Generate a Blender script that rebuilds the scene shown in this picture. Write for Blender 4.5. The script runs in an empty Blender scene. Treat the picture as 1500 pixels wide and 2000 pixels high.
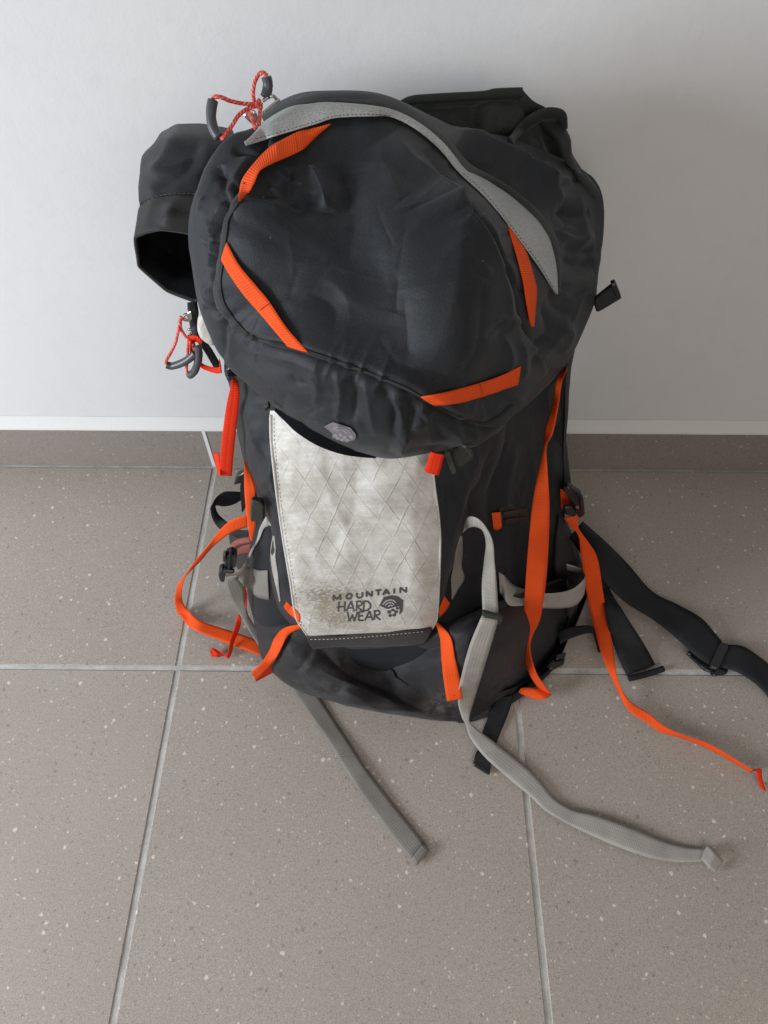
import bpy, math, random
import numpy as np
from mathutils import Vector, Matrix
from mathutils.bvhtree import BVHTree

random.seed(7); np.random.seed(7)
scene = bpy.context.scene
COL = scene.collection

# ------------------------------------------------------------------ camera
FPX = 1400.0                      # focal length in photo pixels (1500 x 2000)
PITCH = math.radians(55.08); YAW = math.radians(0.5)
CAMZ, CAMD = 1.21, 0.970          # height above floor, distance to the wall
cam_d = bpy.data.cameras.new('camera'); cam = bpy.data.objects.new('camera', cam_d)
COL.objects.link(cam); scene.camera = cam
cam.location = (0, -CAMD, CAMZ)
cam.rotation_euler = (math.pi/2 - PITCH, 0, YAW)
cam_d.sensor_fit = 'VERTICAL'; cam_d.sensor_height = 24.0; cam_d.lens = 24.0*FPX/2000.0
cam_d.clip_start = 0.01; cam_d.clip_end = 100
scene.render.resolution_x, scene.render.resolution_y = 768, 1024

# ------------------------------------------------------------------ light
world = bpy.data.worlds.new('World'); scene.world = world; world.use_nodes = True
bg = world.node_tree.nodes['Background']
bg.inputs[0].default_value = (0.95, 0.90, 0.86, 1); bg.inputs[1].default_value = 0.215

def area(name, loc, target, sx, sy, power, col):
    l = bpy.data.lights.new(name, 'AREA'); l.shape = 'RECTANGLE'; l.size = sx; l.size_y = sy
    l.energy = power; l.color = col
    o = bpy.data.objects.new(name, l); COL.objects.link(o); o.location = loc
    o.rotation_euler = (Vector(target)-Vector(loc)).to_track_quat('-Z', 'Y').to_euler()
    return o
area('window_light', (-2.7, -1.6, 1.1), (0.1, -0.2, 0.40), 0.95, 1.15, 108, (0.87, 0.935, 1.0))
area('room_light', (0.5, -2.8, 1.9), (0.0, -0.3, 0.35), 2.0, 1.4, 29, (1.0, 0.93, 0.86))

scene.view_settings.view_transform = 'Standard'; scene.view_settings.look = 'None'
scene.view_settings.exposure = 0.0; scene.view_settings.gamma = 1.0
try:
    scene.cycles.max_bounces = 6; scene.cycles.diffuse_bounces = 4
except Exception: pass

# ------------------------------------------------------------------ pixel -> ray helpers (the photo's survey)
RM = np.array(cam.rotation_euler.to_matrix())
CO = np.array([0, -CAMD, CAMZ], float)
def rays(px, py):
    px = np.asarray(px, float); py = np.asarray(py, float)
    d = np.stack([(px-750)/FPX, -(py-1000)/FPX, -np.ones_like(px)], -1)
    return d @ RM.T
def pt_w(px, py, w):                     # point on the vertical plane w metres in front of the wall
    r = rays(px, py); t = (-np.asarray(w) - CO[1])/r[..., 1]
    return CO + r*t[..., None]
def pt_z(px, py, z):
    r = rays(px, py); t = (np.asarray(z) - CO[2])/r[..., 2]
    return CO + r*t[..., None]
def spec(px, py, v):                     # v >= 0: distance from wall, v < 0: height -v ; returns w
    if v >= 0: return v
    return float(-pt_z(px, py, -v)[1])

def crom(P, n, closed=False):            # dense Catmull-Rom through rows of P
    P = np.asarray(P, float); m = len(P); out = []
    segs = m if closed else m-1
    for i in range(segs):
        if closed: a, b, c, d = P[(i-1) % m], P[i], P[(i+1) % m], P[(i+2) % m]
        else: a, b, c, d = P[max(i-1, 0)], P[i], P[i+1], P[min(i+2, m-1)]
        for k in range(n):
            t = k/n
            out.append(0.5*((2*b)+(c-a)*t+(2*a-5*b+4*c-d)*t*t+(3*b-a-3*c+d)*t**3))
    if not closed: out.append(P[-1])
    return np.array(out)
def resample(P, n, closed=False):
    P = np.asarray(P, float); Q = np.vstack([P, P[:1]]) if closed else P
    L = np.concatenate([[0], np.cumsum(np.linalg.norm(np.diff(Q[:, :2], axis=0), axis=1))])
    s = np.linspace(0, L[-1], n+1 if closed else n); s = s[:-1] if closed else s
    return np.stack([np.interp(s, L, Q[:, k]) for k in range(Q.shape[1])], 1)

def tps(pts, lam=1e-3):                  # thin plate spline w(px,py)
    pts = np.array(pts, float); X = pts[:, :2]/500.0; n = len(X)
    def ph(a, b):
        r2 = ((a[:, None]-b[None])**2).sum(-1)+1e-12; return 0.5*r2*np.log(r2)
    A = np.zeros((n+3, n+3)); A[:n, :n] = ph(X, X)+lam*np.eye(n); Pm = np.hstack([np.ones((n, 1)), X])
    A[:n, n:] = Pm; A[n:, :n] = Pm.T
    c = np.linalg.solve(A, np.concatenate([pts[:, 2], np.zeros(3)]))
    def f(px, py):
        sh = np.shape(px); Y = np.stack([np.ravel(px), np.ravel(py)], 1)/500.0
        return (ph(Y, X) @ c[:n] + np.hstack([np.ones((len(Y), 1)), Y]) @ c[n:]).reshape(sh)
    return f

_tab = np.random.rand(256, 256)
def vnoise(x, y):
    xi = np.floor(x).astype(int); yi = np.floor(y).astype(int); fx = x-xi; fy = y-yi
    fx = fx*fx*fx*(fx*(fx*6-15)+10); fy = fy*fy*fy*(fy*(fy*6-15)+10)
    g = lambda a, b: _tab[a % 256, b % 256]
    return (g(xi, yi)*(1-fx)*(1-fy)+g(xi+1, yi)*fx*(1-fy)+g(xi, yi+1)*(1-fx)*fy+g(xi+1, yi+1)*fx*fy)*2-1
def fbm(x, y, o=3):
    s = 0; a = 1
    for k in range(o): s = s+a*vnoise(x*2**k+17.3*k, y*2**k+5.1*k); a *= .5
    return s
def ridged(x, y):                        # crumple: thin creases between facets
    return 1-np.abs(vnoise(x, y))*2

def poly_dist(px, py, pl):
    pl = np.asarray(pl, float); best = np.full(np.shape(px), 1e9); along = np.zeros(np.shape(px)); L = 0
    side = np.zeros(np.shape(px))
    for a, b in zip(pl[:-1], pl[1:]):
        d = b-a; l2 = (d**2).sum()+1e-9; l = math.sqrt(l2)
        t = np.clip(((px-a[0])*d[0]+(py-a[1])*d[1])/l2, 0, 1)
        dd = np.hypot(px-a[0]-t*d[0], py-a[1]-t*d[1]); m = dd < best
        best = np.where(m, dd, best); along = np.where(m, L+t*l, along)
        side = np.where(m, np.sign(d[0]*(py-a[1])-d[1]*(px-a[0])), side); L += l
    return best, along, L, side
def fold_field(px, py, folds):
    out = np.zeros(np.shape(px))
    for f in folds:
        kind = f[0]; pl = crom(f[1], 5) if len(f[1]) > 2 else np.array(f[1], float)
        d, s, L, side = poly_dist(px, py, pl)
        taper = np.clip(np.minimum(s, L-s)/(0.22*L+1e-6), 0, 1)**.6
        if kind == 'f': out += f[2]*np.exp(-(d/f[3])**1.2)*taper             # soft ridge or valley
        elif kind == 'b': out += f[2]*np.exp(-(d/f[3])**2)                 # broad sag or bulge
        elif kind == 'v': out += f[2]*np.exp(-(d/f[3]))                    # sharp seam groove
        elif kind == 'p':                                                  # puckers gathered along a seam
            ph = fbm(s/47.0, s*0+3.3)*4.0
            out += f[2]*np.exp(-(d/f[3])**1.3)*(1-1.6*np.abs(np.sin(s/f[4]*3.1416+ph*.5)))*(0.5+0.5*vnoise(s/60.0, s*0+side*9))
        elif kind == 's': out += f[2]*np.where(side > 0, 1, 0)*np.exp(-(d/f[3]))*np.clip(d/4, 0, 1)   # step on one side
    return out

# ------------------------------------------------------------------ materials
def newmat(name):
    m = bpy.data.materials.new(name); m.use_nodes = True
    nt = m.node_tree; b = nt.nodes['Principled BSDF']; return m, nt, b
def N(nt, t, **kw):
    n = nt.nodes.new(t)
    for k, v in kw.items(): setattr(n, k, v)
    return n
def noise(nt, vec, scale, detail=3, rough=.55):
    n = N(nt, 'ShaderNodeTexNoise'); n.inputs['Scale'].default_value = scale
    n.inputs['Detail'].default_value = detail; n.inputs['Roughness'].default_value = rough
    nt.links.new(vec, n.inputs['Vector']); return n.outputs['Fac']
def ramp(nt, fac, stops):
    r = N(nt, 'ShaderNodeValToRGB'); e = r.color_ramp.elements
    while len(e) < len(stops): e.new(.5)
    for el, (p, c) in zip(e, stops): el.position = p; el.color = c if len(c) == 4 else (*c, 1)
    nt.links.new(fac, r.inputs[0]); return r.outputs[0]
def mix(nt, fac, a, b, mode='MIX'):
    m = N(nt, 'ShaderNodeMix', data_type='RGBA', blend_type=mode)
    for sock, v in ((m.inputs[0], fac), (m.inputs[6], a), (m.inputs[7], b)):
        if hasattr(v, 'is_linked'): nt.links.new(v, sock)
        else: sock.default_value = v if not isinstance(v, tuple) else (*v[:3], 1)
    return m.outputs[2]
def math_(nt, op, a, b=0.0, c=None):
    m = N(nt, 'ShaderNodeMath', operation=op)
    for i, v in enumerate((a, b, c)):
        if v is None: continue
        if hasattr(v, 'is_linked'): nt.links.new(v, m.inputs[i])
        else: m.inputs[i].default_value = v
    return m.outputs[0]
def bump(nt, b, h, strength, dist, prev=None):
    n = N(nt, 'ShaderNodeBump'); n.inputs['Strength'].default_value = strength; n.inputs['Distance'].default_value = dist
    nt.links.new(h, n.inputs['Height'])
    if prev is not None: nt.links.new(prev, n.inputs['Normal'])
    nt.links.new(n.outputs[0], b.inputs['Normal']); return n.outputs[0]

def fabric(name, col, rough=.62, vary=.35, dust=.0, weave=850, sheen=.06, crease=.5):
    m, nt, b = newmat(name); tc = N(nt, 'ShaderNodeTexCoord').outputs['Object']
    n1 = noise(nt, tc, 9, 4); n2 = noise(nt, tc, 70, 3); n3 = noise(nt, tc, weave, 1)
    c = mix(nt, ramp(nt, n1, [(.3, (1-vary,)*3), (.7, (1+vary*.6,)*3)]), col, col)
    k = ramp(nt, n1, [(.3, (1-vary,)*3), (.72, (1.0,)*3)])
    c = mix(nt, 1.0, col, k, 'MULTIPLY')
    k2 = ramp(nt, n3, [(.35, (.55,)*3), (.65, (1.0,)*3)])
    c = mix(nt, .85, c, k2, 'MULTIPLY')
    if dust > 0:
        n4 = noise(nt, tc, 38, 6, .7)
        d = ramp(nt, n4, [(.55, (0, 0, 0)), (.78, (1, 1, 1))])
        c = mix(nt, math_(nt, 'MULTIPLY', d, dust), c, (.22, .2, .18))
    # lint and scuff flecks
    vo = N(nt, 'ShaderNodeTexVoronoi'); vo.inputs['Scale'].default_value = 130; nt.links.new(tc, vo.inputs['Vector'])
    sp = N(nt, 'ShaderNodeSeparateColor'); nt.links.new(vo.outputs['Color'], sp.inputs[0])
    fl = math_(nt, 'MULTIPLY', math_(nt, 'GREATER_THAN', sp.outputs[0], .965), math_(nt, 'LESS_THAN', vo.outputs['Distance'], .13))
    c = mix(nt, math_(nt, 'MULTIPLY', fl, .35), c, (.2, .19, .18))
    nt.links.new(c, b.inputs['Base Color'])
    b.inputs['Roughness'].default_value = rough
    b.inputs['Specular IOR Level'].default_value = .26
    b.inputs['Sheen Weight'].default_value = sheen; b.inputs['Sheen Roughness'].default_value = .5
    rg = N(nt, 'ShaderNodeTexNoise', noise_type='RIDGED_MULTIFRACTAL'); rg.inputs['Scale'].default_value = 17; rg.inputs['Detail'].default_value = 3; rg.inputs['Distortion'].default_value = .6
    nt.links.new(tc, rg.inputs['Vector'])
    p = bump(nt, b, rg.outputs['Fac'], crease*.12, .006)
    p = bump(nt, b, noise(nt, tc, 55, 4, .6), crease*.35, .004, p)
    bump(nt, b, n3, .45, .0006, p)
    return m
def webbing(name, col, rough=.7, rib=800, dirt=.25, vary=.2):
    m, nt, b = newmat(name); uv = N(nt, 'ShaderNodeTexCoord').outputs['UV']; tc = N(nt, 'ShaderNodeTexCoord').outputs['Object']
    w = N(nt, 'ShaderNodeTexWave', wave_type='BANDS', bands_direction='X'); w.inputs['Scale'].default_value = rib/6.283*1.0
    w.inputs['Distortion'].default_value = .6; w.inputs['Detail'].default_value = 1; nt.links.new(uv, w.inputs['Vector'])
    w2 = N(nt, 'ShaderNodeTexWave', wave_type='BANDS', bands_direction='Y'); w2.inputs['Scale'].default_value = rib/6.283*.55
    nt.links.new(uv, w2.inputs['Vector'])
    k = ramp(nt, w.outputs['Fac'], [(0, (.62,)*3), (.6, (1,)*3)])
    c = mix(nt, .7, col, k, 'MULTIPLY')
    k2 = ramp(nt, noise(nt, tc, 30, 4), [(.3, (1-vary,)*3), (.65, (1,)*3)])
    c = mix(nt, 1.0, c, k2, 'MULTIPLY')
    d = ramp(nt, noise(nt, tc, 60, 5, .7), [(.58, (0, 0, 0)), (.8, (1, 1, 1))])
    c = mix(nt, math_(nt, 'MULTIPLY', d, dirt), c, (.09, .07, .05))
    nt.links.new(c, b.inputs['Base Color']); b.inputs['Roughness'].default_value = rough
    b.inputs['Specular IOR Level'].default_value = .15; b.inputs['Sheen Weight'].default_value = .0
    p = bump(nt, b, w.outputs['Fac'], .5, .0006); bump(nt, b, w2.outputs['Fac'], .3, .0004, p)
    return m
def plain(name, col, rough=.5, metal=0, spec=.5, vary=.25):
    m, nt, b = newmat(name); b.inputs['Roughness'].default_value = rough; b.inputs['Metallic'].default_value = metal
    b.inputs['Specular IOR Level'].default_value = spec
    tc = N(nt, 'ShaderNodeTexCoord').outputs['Object']
    k = ramp(nt, noise(nt, tc, 120, 4), [(.3, (1-vary,)*3), (.7, (1,)*3)])
    nt.links.new(mix(nt, 1.0, col, k, 'MULTIPLY'), b.inputs['Base Color'])
    bump(nt, b, noise(nt, tc, 900, 2), .15, .0005)
    return m

M = {}
M['shell'] = fabric('charcoal_nylon', (.0180, .0212, .0262), .60, .22, .04)
M['lidmat'] = fabric('charcoal_lid_nylon', (.0180, .0212, .0262), .60, .22, .05)
M['side'] = fabric('shade_darkened_side_nylon', (.0100, .0118, .0160), .65, .2, .0)  # body cloth toned below the shell colour to paint in side and recess shade
M['backm'] = fabric('greenish_grey_nylon', (.030, .034, .033), .65, .2, .0)
M['basem'] = None
M['dark'] = fabric('deep_shade_black', (.006, .0065, .008), .75, .2, .0)  # near-black colour that stands for deep shade, not a separate cloth
M['sleeveh'] = fabric('charcoal_brown_hem_nylon', (.021, .020, .021), .62, .25, .05)
M['hemm'] = fabric('brown_black_trim', (.038, .032, .032), .7, .3, .08)
M['binding'] = fabric('dark_green_binding', (.024, .031, .028), .7, .2, 0)
M['flap'] = fabric('pale_grey_coated_trim', (.45, .465, .46), .45, .15, .0, sheen=0)
M['orange'] = webbing('orange_webbing', (.84, .092, .014), dirt=.1, vary=.1)
M['red'] = webbing('red_orange_webbing', (.74, .035, .008), dirt=.05, vary=.1)
M['salmon'] = webbing('faded_red_webbing', (.34, .105, .085))
M['grey'] = webbing('grey_webbing', (.405, .38, .35), dirt=.16)
M['greyw'] = webbing('soiled_grey_webbing', (.235, .22, .198), dirt=.25, rib=700)
M['black'] = webbing('black_webbing', (.024, .0255, .029), rough=.6)
M['plastic'] = plain('black_plastic', (.012, .013, .015), .3)
M['plastic2'] = plain('olive_black_plastic', (.028, .032, .026), .45)
M['tubing'] = plain('grey_rubber_tubing', (.06, .065, .075), .4)
M['metal'] = plain('worn_steel', (.6, .58, .55), .25, 1)
M['thread'] = plain('black_thread', (.008, .008, .009), .8)
M['threadl'] = plain('pale_thread', (.45, .42, .36), .8)
M['threadd'] = plain('brown_thread', (.12, .095, .075), .8)
M['print'] = plain('dark_grey_print', (.07, .065, .07), .7)
M['mauve'] = plain('grey_rubber_emblem', (.17, .155, .175), .5)
M['mauvel'] = plain('grey_rubber_relief', (.30, .275, .31), .5)
M['lining'] = fabric('white_lining', (.7, .67, .62), .7, .15, 0)

def base_mat():
    m = fabric('soiled_black_base_nylon', (.027, .026, .029), .62, .3, .10)
    nt = m.node_tree; b = nt.nodes['Principled BSDF']
    src = b.inputs['Base Color'].links[0].from_socket
    geo = N(nt, 'ShaderNodeNewGeometry').outputs['Position']
    def blob(c, r, amt, col, src):
        s = N(nt, 'ShaderNodeVectorMath', operation='DISTANCE'); nt.links.new(geo, s.inputs[0]); s.inputs[1].default_value = c
        f = ramp(nt, math_(nt, 'DIVIDE', s.outputs['Value'], r), [(0, (1, 1, 1)), (1, (0, 0, 0))])
        nn = ramp(nt, noise(nt, geo, 90, 6, .75), [(.42, (0, 0, 0)), (.68, (1, 1, 1))])
        return mix(nt, math_(nt, 'MULTIPLY', math_(nt, 'MULTIPLY', f, nn), amt), src, col)
    for (px, py, z, r, a, c) in ((865, 1385, .05, .05, .5, (.2, .16, .12)), (640, 1330, .06, .09, .25, (.2, .18, .16)), (1000, 1330, .06, .1, .2, (.18, .16, .14))):
        p = pt_z(px, py, z); src = blob(tuple(p), r, a, c, src)
    nt.links.new(src, b.inputs['Base Color']); return m
M['basem'] = base_mat()
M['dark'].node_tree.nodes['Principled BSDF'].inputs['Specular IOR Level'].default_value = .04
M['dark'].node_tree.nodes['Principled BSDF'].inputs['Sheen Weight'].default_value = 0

def cord_mat():
    m, nt, b = newmat('red_flecked_cord'); uv = N(nt, 'ShaderNodeTexCoord').outputs['UV']
    w = N(nt, 'ShaderNodeTexWave', wave_type='BANDS', bands_direction='DIAGONAL'); w.inputs['Scale'].default_value = 150
    nt.links.new(uv, w.inputs['Vector'])
    tc = N(nt, 'ShaderNodeTexCoord').outputs['Object']
    c = ramp(nt, math_(nt, 'MULTIPLY', w.outputs['Fac'], noise(nt, tc, 260, 2)), [(.0, (.55, .04, .03)), (.42, (.72, .075, .045)), (.56, (.72, .5, .45))])
    nt.links.new(c, b.inputs['Base Color']); b.inputs['Roughness'].default_value = .6
    bump(nt, b, w.outputs['Fac'], .6, .0005); return m
M['cord'] = cord_mat()

def tile_mat(name, base, chip=1.0):
    m, nt, b = newmat(name); tc = N(nt, 'ShaderNodeTexCoord').outputs['Object']
    info = N(nt, 'ShaderNodeObjectInfo')
    off = N(nt, 'ShaderNodeVectorMath', operation='ADD'); nt.links.new(tc, off.inputs[0])
    comb = N(nt, 'ShaderNodeCombineXYZ'); nt.links.new(math_(nt, 'MULTIPLY', info.outputs['Random'], 37.0), comb.inputs[0])
    nt.links.new(math_(nt, 'MULTIPLY', info.outputs['Random'], 91.0), comb.inputs[1]); nt.links.new(comb.outputs[0], off.inputs[1])
    v = off.outputs[0]
    c = mix(nt, ramp(nt, noise(nt, v, 3.0, 4), [(.3, (0, 0, 0)), (.7, (1, 1, 1))]), base, tuple(x*1.09 for x in base))
    k = ramp(nt, noise(nt, v, 700, 3, .7), [(.30, (.5,)*3), (.52, (1.0,)*3), (.75, (1.12,)*3)])
    c = mix(nt, 1.0, c, k, 'MULTIPLY')
    k = ramp(nt, noise(nt, v, 260, 2), [(.3, (.8,)*3), (.55, (1.0,)*3)])
    c = mix(nt, .7, c, k, 'MULTIPLY')
    # warp coordinate so chips are irregular
    nz = N(nt, 'ShaderNodeTexNoise'); nz.inputs['Scale'].default_value = 210; nz.inputs['Detail'].default_value = 2; nt.links.new(v, nz.inputs['Vector'])
    wv = N(nt, 'ShaderNodeVectorMath', operation='MULTIPLY_ADD'); nt.links.new(nz.outputs['Color'], wv.inputs[0])
    wv.inputs[1].default_value = (.006,)*3; nt.links.new(v, wv.inputs[2])
    def chips(scale, rmax, thr, col, amt, c, seed):
        sh = N(nt, 'ShaderNodeVectorMath', operation='ADD'); nt.links.new(wv.outputs[0], sh.inputs[0]); sh.inputs[1].default_value = (seed, seed*1.7, 0)
        vo = N(nt, 'ShaderNodeTexVoronoi'); vo.inputs['Scale'].default_value = scale; nt.links.new(sh.outputs[0], vo.inputs['Vector'])
        sep = N(nt, 'ShaderNodeSeparateColor'); nt.links.new(vo.outputs['Color'], sep.inputs[0])
        rad = math_(nt, 'MULTIPLY', math_(nt, 'MULTIPLY_ADD', sep.outputs[1], .75, .25), rmax)
        inside = math_(nt, 'SUBTRACT', 1.0, math_(nt, 'SMOOTH_MIN', math_(nt, 'DIVIDE', vo.outputs['Distance'], rad), 1.0, .05))
        inside = math_(nt, 'MINIMUM', math_(nt, 'MULTIPLY', math_(nt, 'MAXIMUM', inside, 0.0), 4.0), 1.0)
        on = math_(nt, 'GREATER_THAN', sep.outputs[0], thr)
        return mix(nt, math_(nt, 'MULTIPLY', math_(nt, 'MULTIPLY', inside, on), amt), c, col)
    c = chips(110, .38, .88, (.135, .125, .118), .45, c, 12.7)
    c = chips(230, .46, .80, (.14, .13, .12), .42, c, 21.9)
    c = chips(270, .46, .87, (.55, .50, .44), .5*chip, c, 31.3)
    c = chips(180, .42, .93, (.62, .56, .48), .75*chip, c, 8.3)
    c = chips(95, .38, .93, (.66, .59, .50), .85*chip, c, 3.1)
    nt.links.new(c, b.inputs['Base Color'])
    b.inputs['Roughness'].default_value = .55; b.inputs['Specular IOR Level'].default_value = .35
    bump(nt, b, noise(nt, v, 320, 4, .6), .2, .001)
    return m
M['tile'] = tile_mat('speckled_stone_tile', (.37, .328, .286))
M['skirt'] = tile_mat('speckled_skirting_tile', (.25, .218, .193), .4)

def grout_mat():
    m, nt, b = newmat('pale_grout'); g = N(nt, 'ShaderNodeNewGeometry').outputs['Position']
    c = mix(nt, ramp(nt, noise(nt, g, 25, 5, .7), [(.35, (0, 0, 0)), (.65, (1, 1, 1))]), (.36, .36, .34), (.53, .53, .51))
    d = ramp(nt, noise(nt, g, 240, 3, .8), [(.62, (0, 0, 0)), (.7, (1, 1, 1))])
    c = mix(nt, math_(nt, 'MULTIPLY', d, .6), c, (.14, .13, .12))
    nt.links.new(c, b.inputs['Base Color']); b.inputs['Roughness'].default_value = .9
    bump(nt, b, noise(nt, g, 350, 4), .5, .0015); return m
M['grout'] = grout_mat()
def wall_mat():
    m, nt, b = newmat('painted_plaster'); g = N(nt, 'ShaderNodeNewGeometry').outputs['Position']
    c = mix(nt, ramp(nt, noise(nt, g, 2.5, 4), [(.3, (0, 0, 0)), (.7, (1, 1, 1))]), (.61, .61, .62), (.64, .64, .645))
    k = ramp(nt, noise(nt, g, 28, 5, .7), [(.25, (.955,)*3), (.5, (1,)*3)])
    c = mix(nt, 1., c, k, 'MULTIPLY')
    nt.links.new(c, b.inputs['Base Color']); b.inputs['Roughness'].default_value = .7; b.inputs['Specular IOR Level'].default_value = .25
    p = bump(nt, b, noise(nt, g, 60, 5, .65), .17, .003); bump(nt, b, noise(nt, g, 420, 3), .12, .0008, p); return m
M['wall'] = wall_mat()
M['ledge'] = plain('white_paint', (.655, .65, .64), .6, 0, .3, .03)

def panel_mat():                              # dirty white laminated sailcloth, uv in metres
    m, nt, b = newmat('soiled_white_sailcloth'); uv = N(nt, 'ShaderNodeTexCoord').outputs['UV']
    sep = N(nt, 'ShaderNodeSeparateXYZ'); nt.links.new(uv, sep.inputs[0]); x, y = sep.outputs[0], sep.outputs[1]
    wob = math_(nt, 'MULTIPLY', math_(nt, 'SUBTRACT', noise(nt, uv, 14, 3), .5), .010)
    def lines(ax, ay, period, off, width):
        s = math_(nt, 'ADD', math_(nt, 'ADD', math_(nt, 'MULTIPLY', x, ax), math_(nt, 'MULTIPLY', y, ay)), wob)
        f = math_(nt, 'FRACT', math_(nt, 'ADD', math_(nt, 'DIVIDE', s, period), off))
        d = math_(nt, 'ABSOLUTE', math_(nt, 'SUBTRACT', f, .5))
        return math_(nt, 'MAXIMUM', math_(nt, 'SUBTRACT', 1.0, math_(nt, 'DIVIDE', d, width)), 0.0)
    l1 = lines(.885, .465, .0235, .1, .055); l2 = lines(.90, -.435, .0262, .45, .055)
    fa = ramp(nt, noise(nt, uv, 22, 3), [(.36, (.12,)*3), (.62, (1, 1, 1))]); mp3 = N(nt, 'ShaderNodeMapping'); mp3.inputs['Location'].default_value = (3, 5, 0); nt.links.new(uv, mp3.inputs[0])
    fb = ramp(nt, noise(nt, mp3.outputs[0], 22, 3), [(.36, (.12,)*3), (.62, (1, 1, 1))])
    dia = math_(nt, 'MAXIMUM', math_(nt, 'MULTIPLY', l1, fa), math_(nt, 'MULTIPLY', l2, fb))
    rip = lines(0.02, 1.0, .0085, .0, .07); rip2 = lines(1.0, .05, .0085, 0.0, .05)
    ripn = math_(nt, 'MULTIPLY', math_(nt, 'MAXIMUM', rip, math_(nt, 'MULTIPLY', rip2, .35)), ramp(nt, noise(nt, uv, 60, 3), [(.4, (0, 0, 0)), (.6, (1, 1, 1))]))
    n1 = noise(nt, uv, 30, 8, .78); n2 = noise(nt, uv, 6, 3)
    c = mix(nt, ramp(nt, n1, [(.36, (0, 0, 0)), (.62, (1, 1, 1))]), (.43, .41, .37), (.645, .64, .625))
    c = mix(nt, math_(nt, 'MULTIPLY', ramp(nt, n2, [(.45, (0, 0, 0)), (.65, (1, 1, 1))]), .3), c, (.47, .43, .36))
    c = mix(nt, math_(nt, 'MULTIPLY', dia, .46), c, (.30, .28, .245))
    c = mix(nt, math_(nt, 'MULTIPLY', ripn, .7), c, (.70, .69, .65))
    # black scuffs, rubbed in towards the lower left corner
    def spot(cx, cy, rx, ry, amt, lo, hi, sc, col, c):
        dx = math_(nt, 'DIVIDE', math_(nt, 'SUBTRACT', x, cx), rx); dy = math_(nt, 'DIVIDE', math_(nt, 'SUBTRACT', y, cy), ry)
        r = math_(nt, 'SQRT', math_(nt, 'ADD', math_(nt, 'MULTIPLY', dx, dx), math_(nt, 'MULTIPLY', dy, dy)))
        f = ramp(nt, r, [(0, (1, 1, 1)), (1, (0, 0, 0))])
        mp = N(nt, 'ShaderNodeMapping'); mp.inputs['Scale'].default_value = (1, 2.2, 1); nt.links.new(uv, mp.inputs[0])
        g = ramp(nt, math_(nt, 'ADD', noise(nt, mp.outputs[0], sc, 6, .8), math_(nt, 'MULTIPLY', f, .16)), [(lo, (0, 0, 0)), (hi, (1, 1, 1))])
        return mix(nt, math_(nt, 'MULTIPLY', math_(nt, 'MULTIPLY', f, g), amt), c, col)
    c = spot(.045, .075, .085, .035, .98, .575, .64, 150, (.11, .095, .075), c)
    c = spot(.060, .040, .080, .050, .95, .575, .66, 210, (.14, .12, .09), c)
    c = spot(.06, .06, .12, .10, .7, .46, .66, 26, (.27, .235, .17), c)
    c = spot(.0, .2, .05, .3, .55, .5, .7, 40, (.27, .235, .17), c)
    c = spot(.13, .012, .12, .03, .4, .5, .7, 30, (.36, .31, .22), c)
    nt.links.new(c, b.inputs['Base Color']); b.inputs['Roughness'].default_value = .48; b.inputs['Specular IOR Level'].default_value = .35
    p = bump(nt, b, dia, .4, .001); p = bump(nt, b, rip, .2, .0004, p); bump(nt, b, noise(nt, uv, 75, 5), .28, .0014, p)
    return m
M['panel'] = panel_mat()

# ------------------------------------------------------------------ object helpers
def tag(o, label=None, cat=None, group=None, kind=None):
    for k, v in (('label', label), ('category', cat), ('group', group), ('kind', kind)):
        if v: o[k] = v
    return o
ROOT = None; ROOTLOC = np.zeros(3)
SURF = {}
def build(name, V, F, mat, parent=None, uv=None, smooth=True, local=True):
    """one mesh object; V in world metres, stored relative to the pack's base when it belongs to the pack"""
    V = np.asarray(V, float); off = ROOTLOC if (parent is not None and local) else np.zeros(3)
    me = bpy.data.meshes.new(name); me.from_pydata((V-off).tolist(), [], [tuple(int(i) for i in f) for f in F]); me.update()
    if uv is not None:
        lay = me.uv_layers.new(name='UVMap'); idx = np.empty(len(me.loops), int); me.loops.foreach_get('vertex_index', idx)
        lay.data.foreach_set('uv', np.asarray(uv, np.float32)[idx].ravel())
    if smooth: me.polygons.foreach_set('use_smooth', [True]*len(me.polygons))
    me.materials.append(mat)
    o = bpy.data.objects.new(name, me); COL.objects.link(o)
    if parent is not None: o.parent = parent
    return o
def normals(V, F):
    n = np.zeros_like(V); F = np.asarray(F)
    a = V[F[:, 1]]-V[F[:, 0]]; b = V[F[:, 2]]-V[F[:, 0]]; c = np.cross(a, b)
    for k in range(F.shape[1]): np.add.at(n, F[:, k], c)
    return n/(np.linalg.norm(n, axis=1, keepdims=True)+1e-12)
def reg(key, V, F): SURF[key] = BVHTree.FromPolygons([tuple(v) for v in V], [tuple(int(i) for i in f) for f in F])
def hit_t(px, py, keys):                  # nearest distance along the ray (in units of the ray) or None
    r = rays(px, py); best = None; o = Vector(CO); d = Vector(r); L = d.length
    for k in keys:
        h = SURF[k].ray_cast(o, d/L)
        if h[0] is not None and (best is None or h[3]/L < best): best = h[3]/L
    return best

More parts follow.
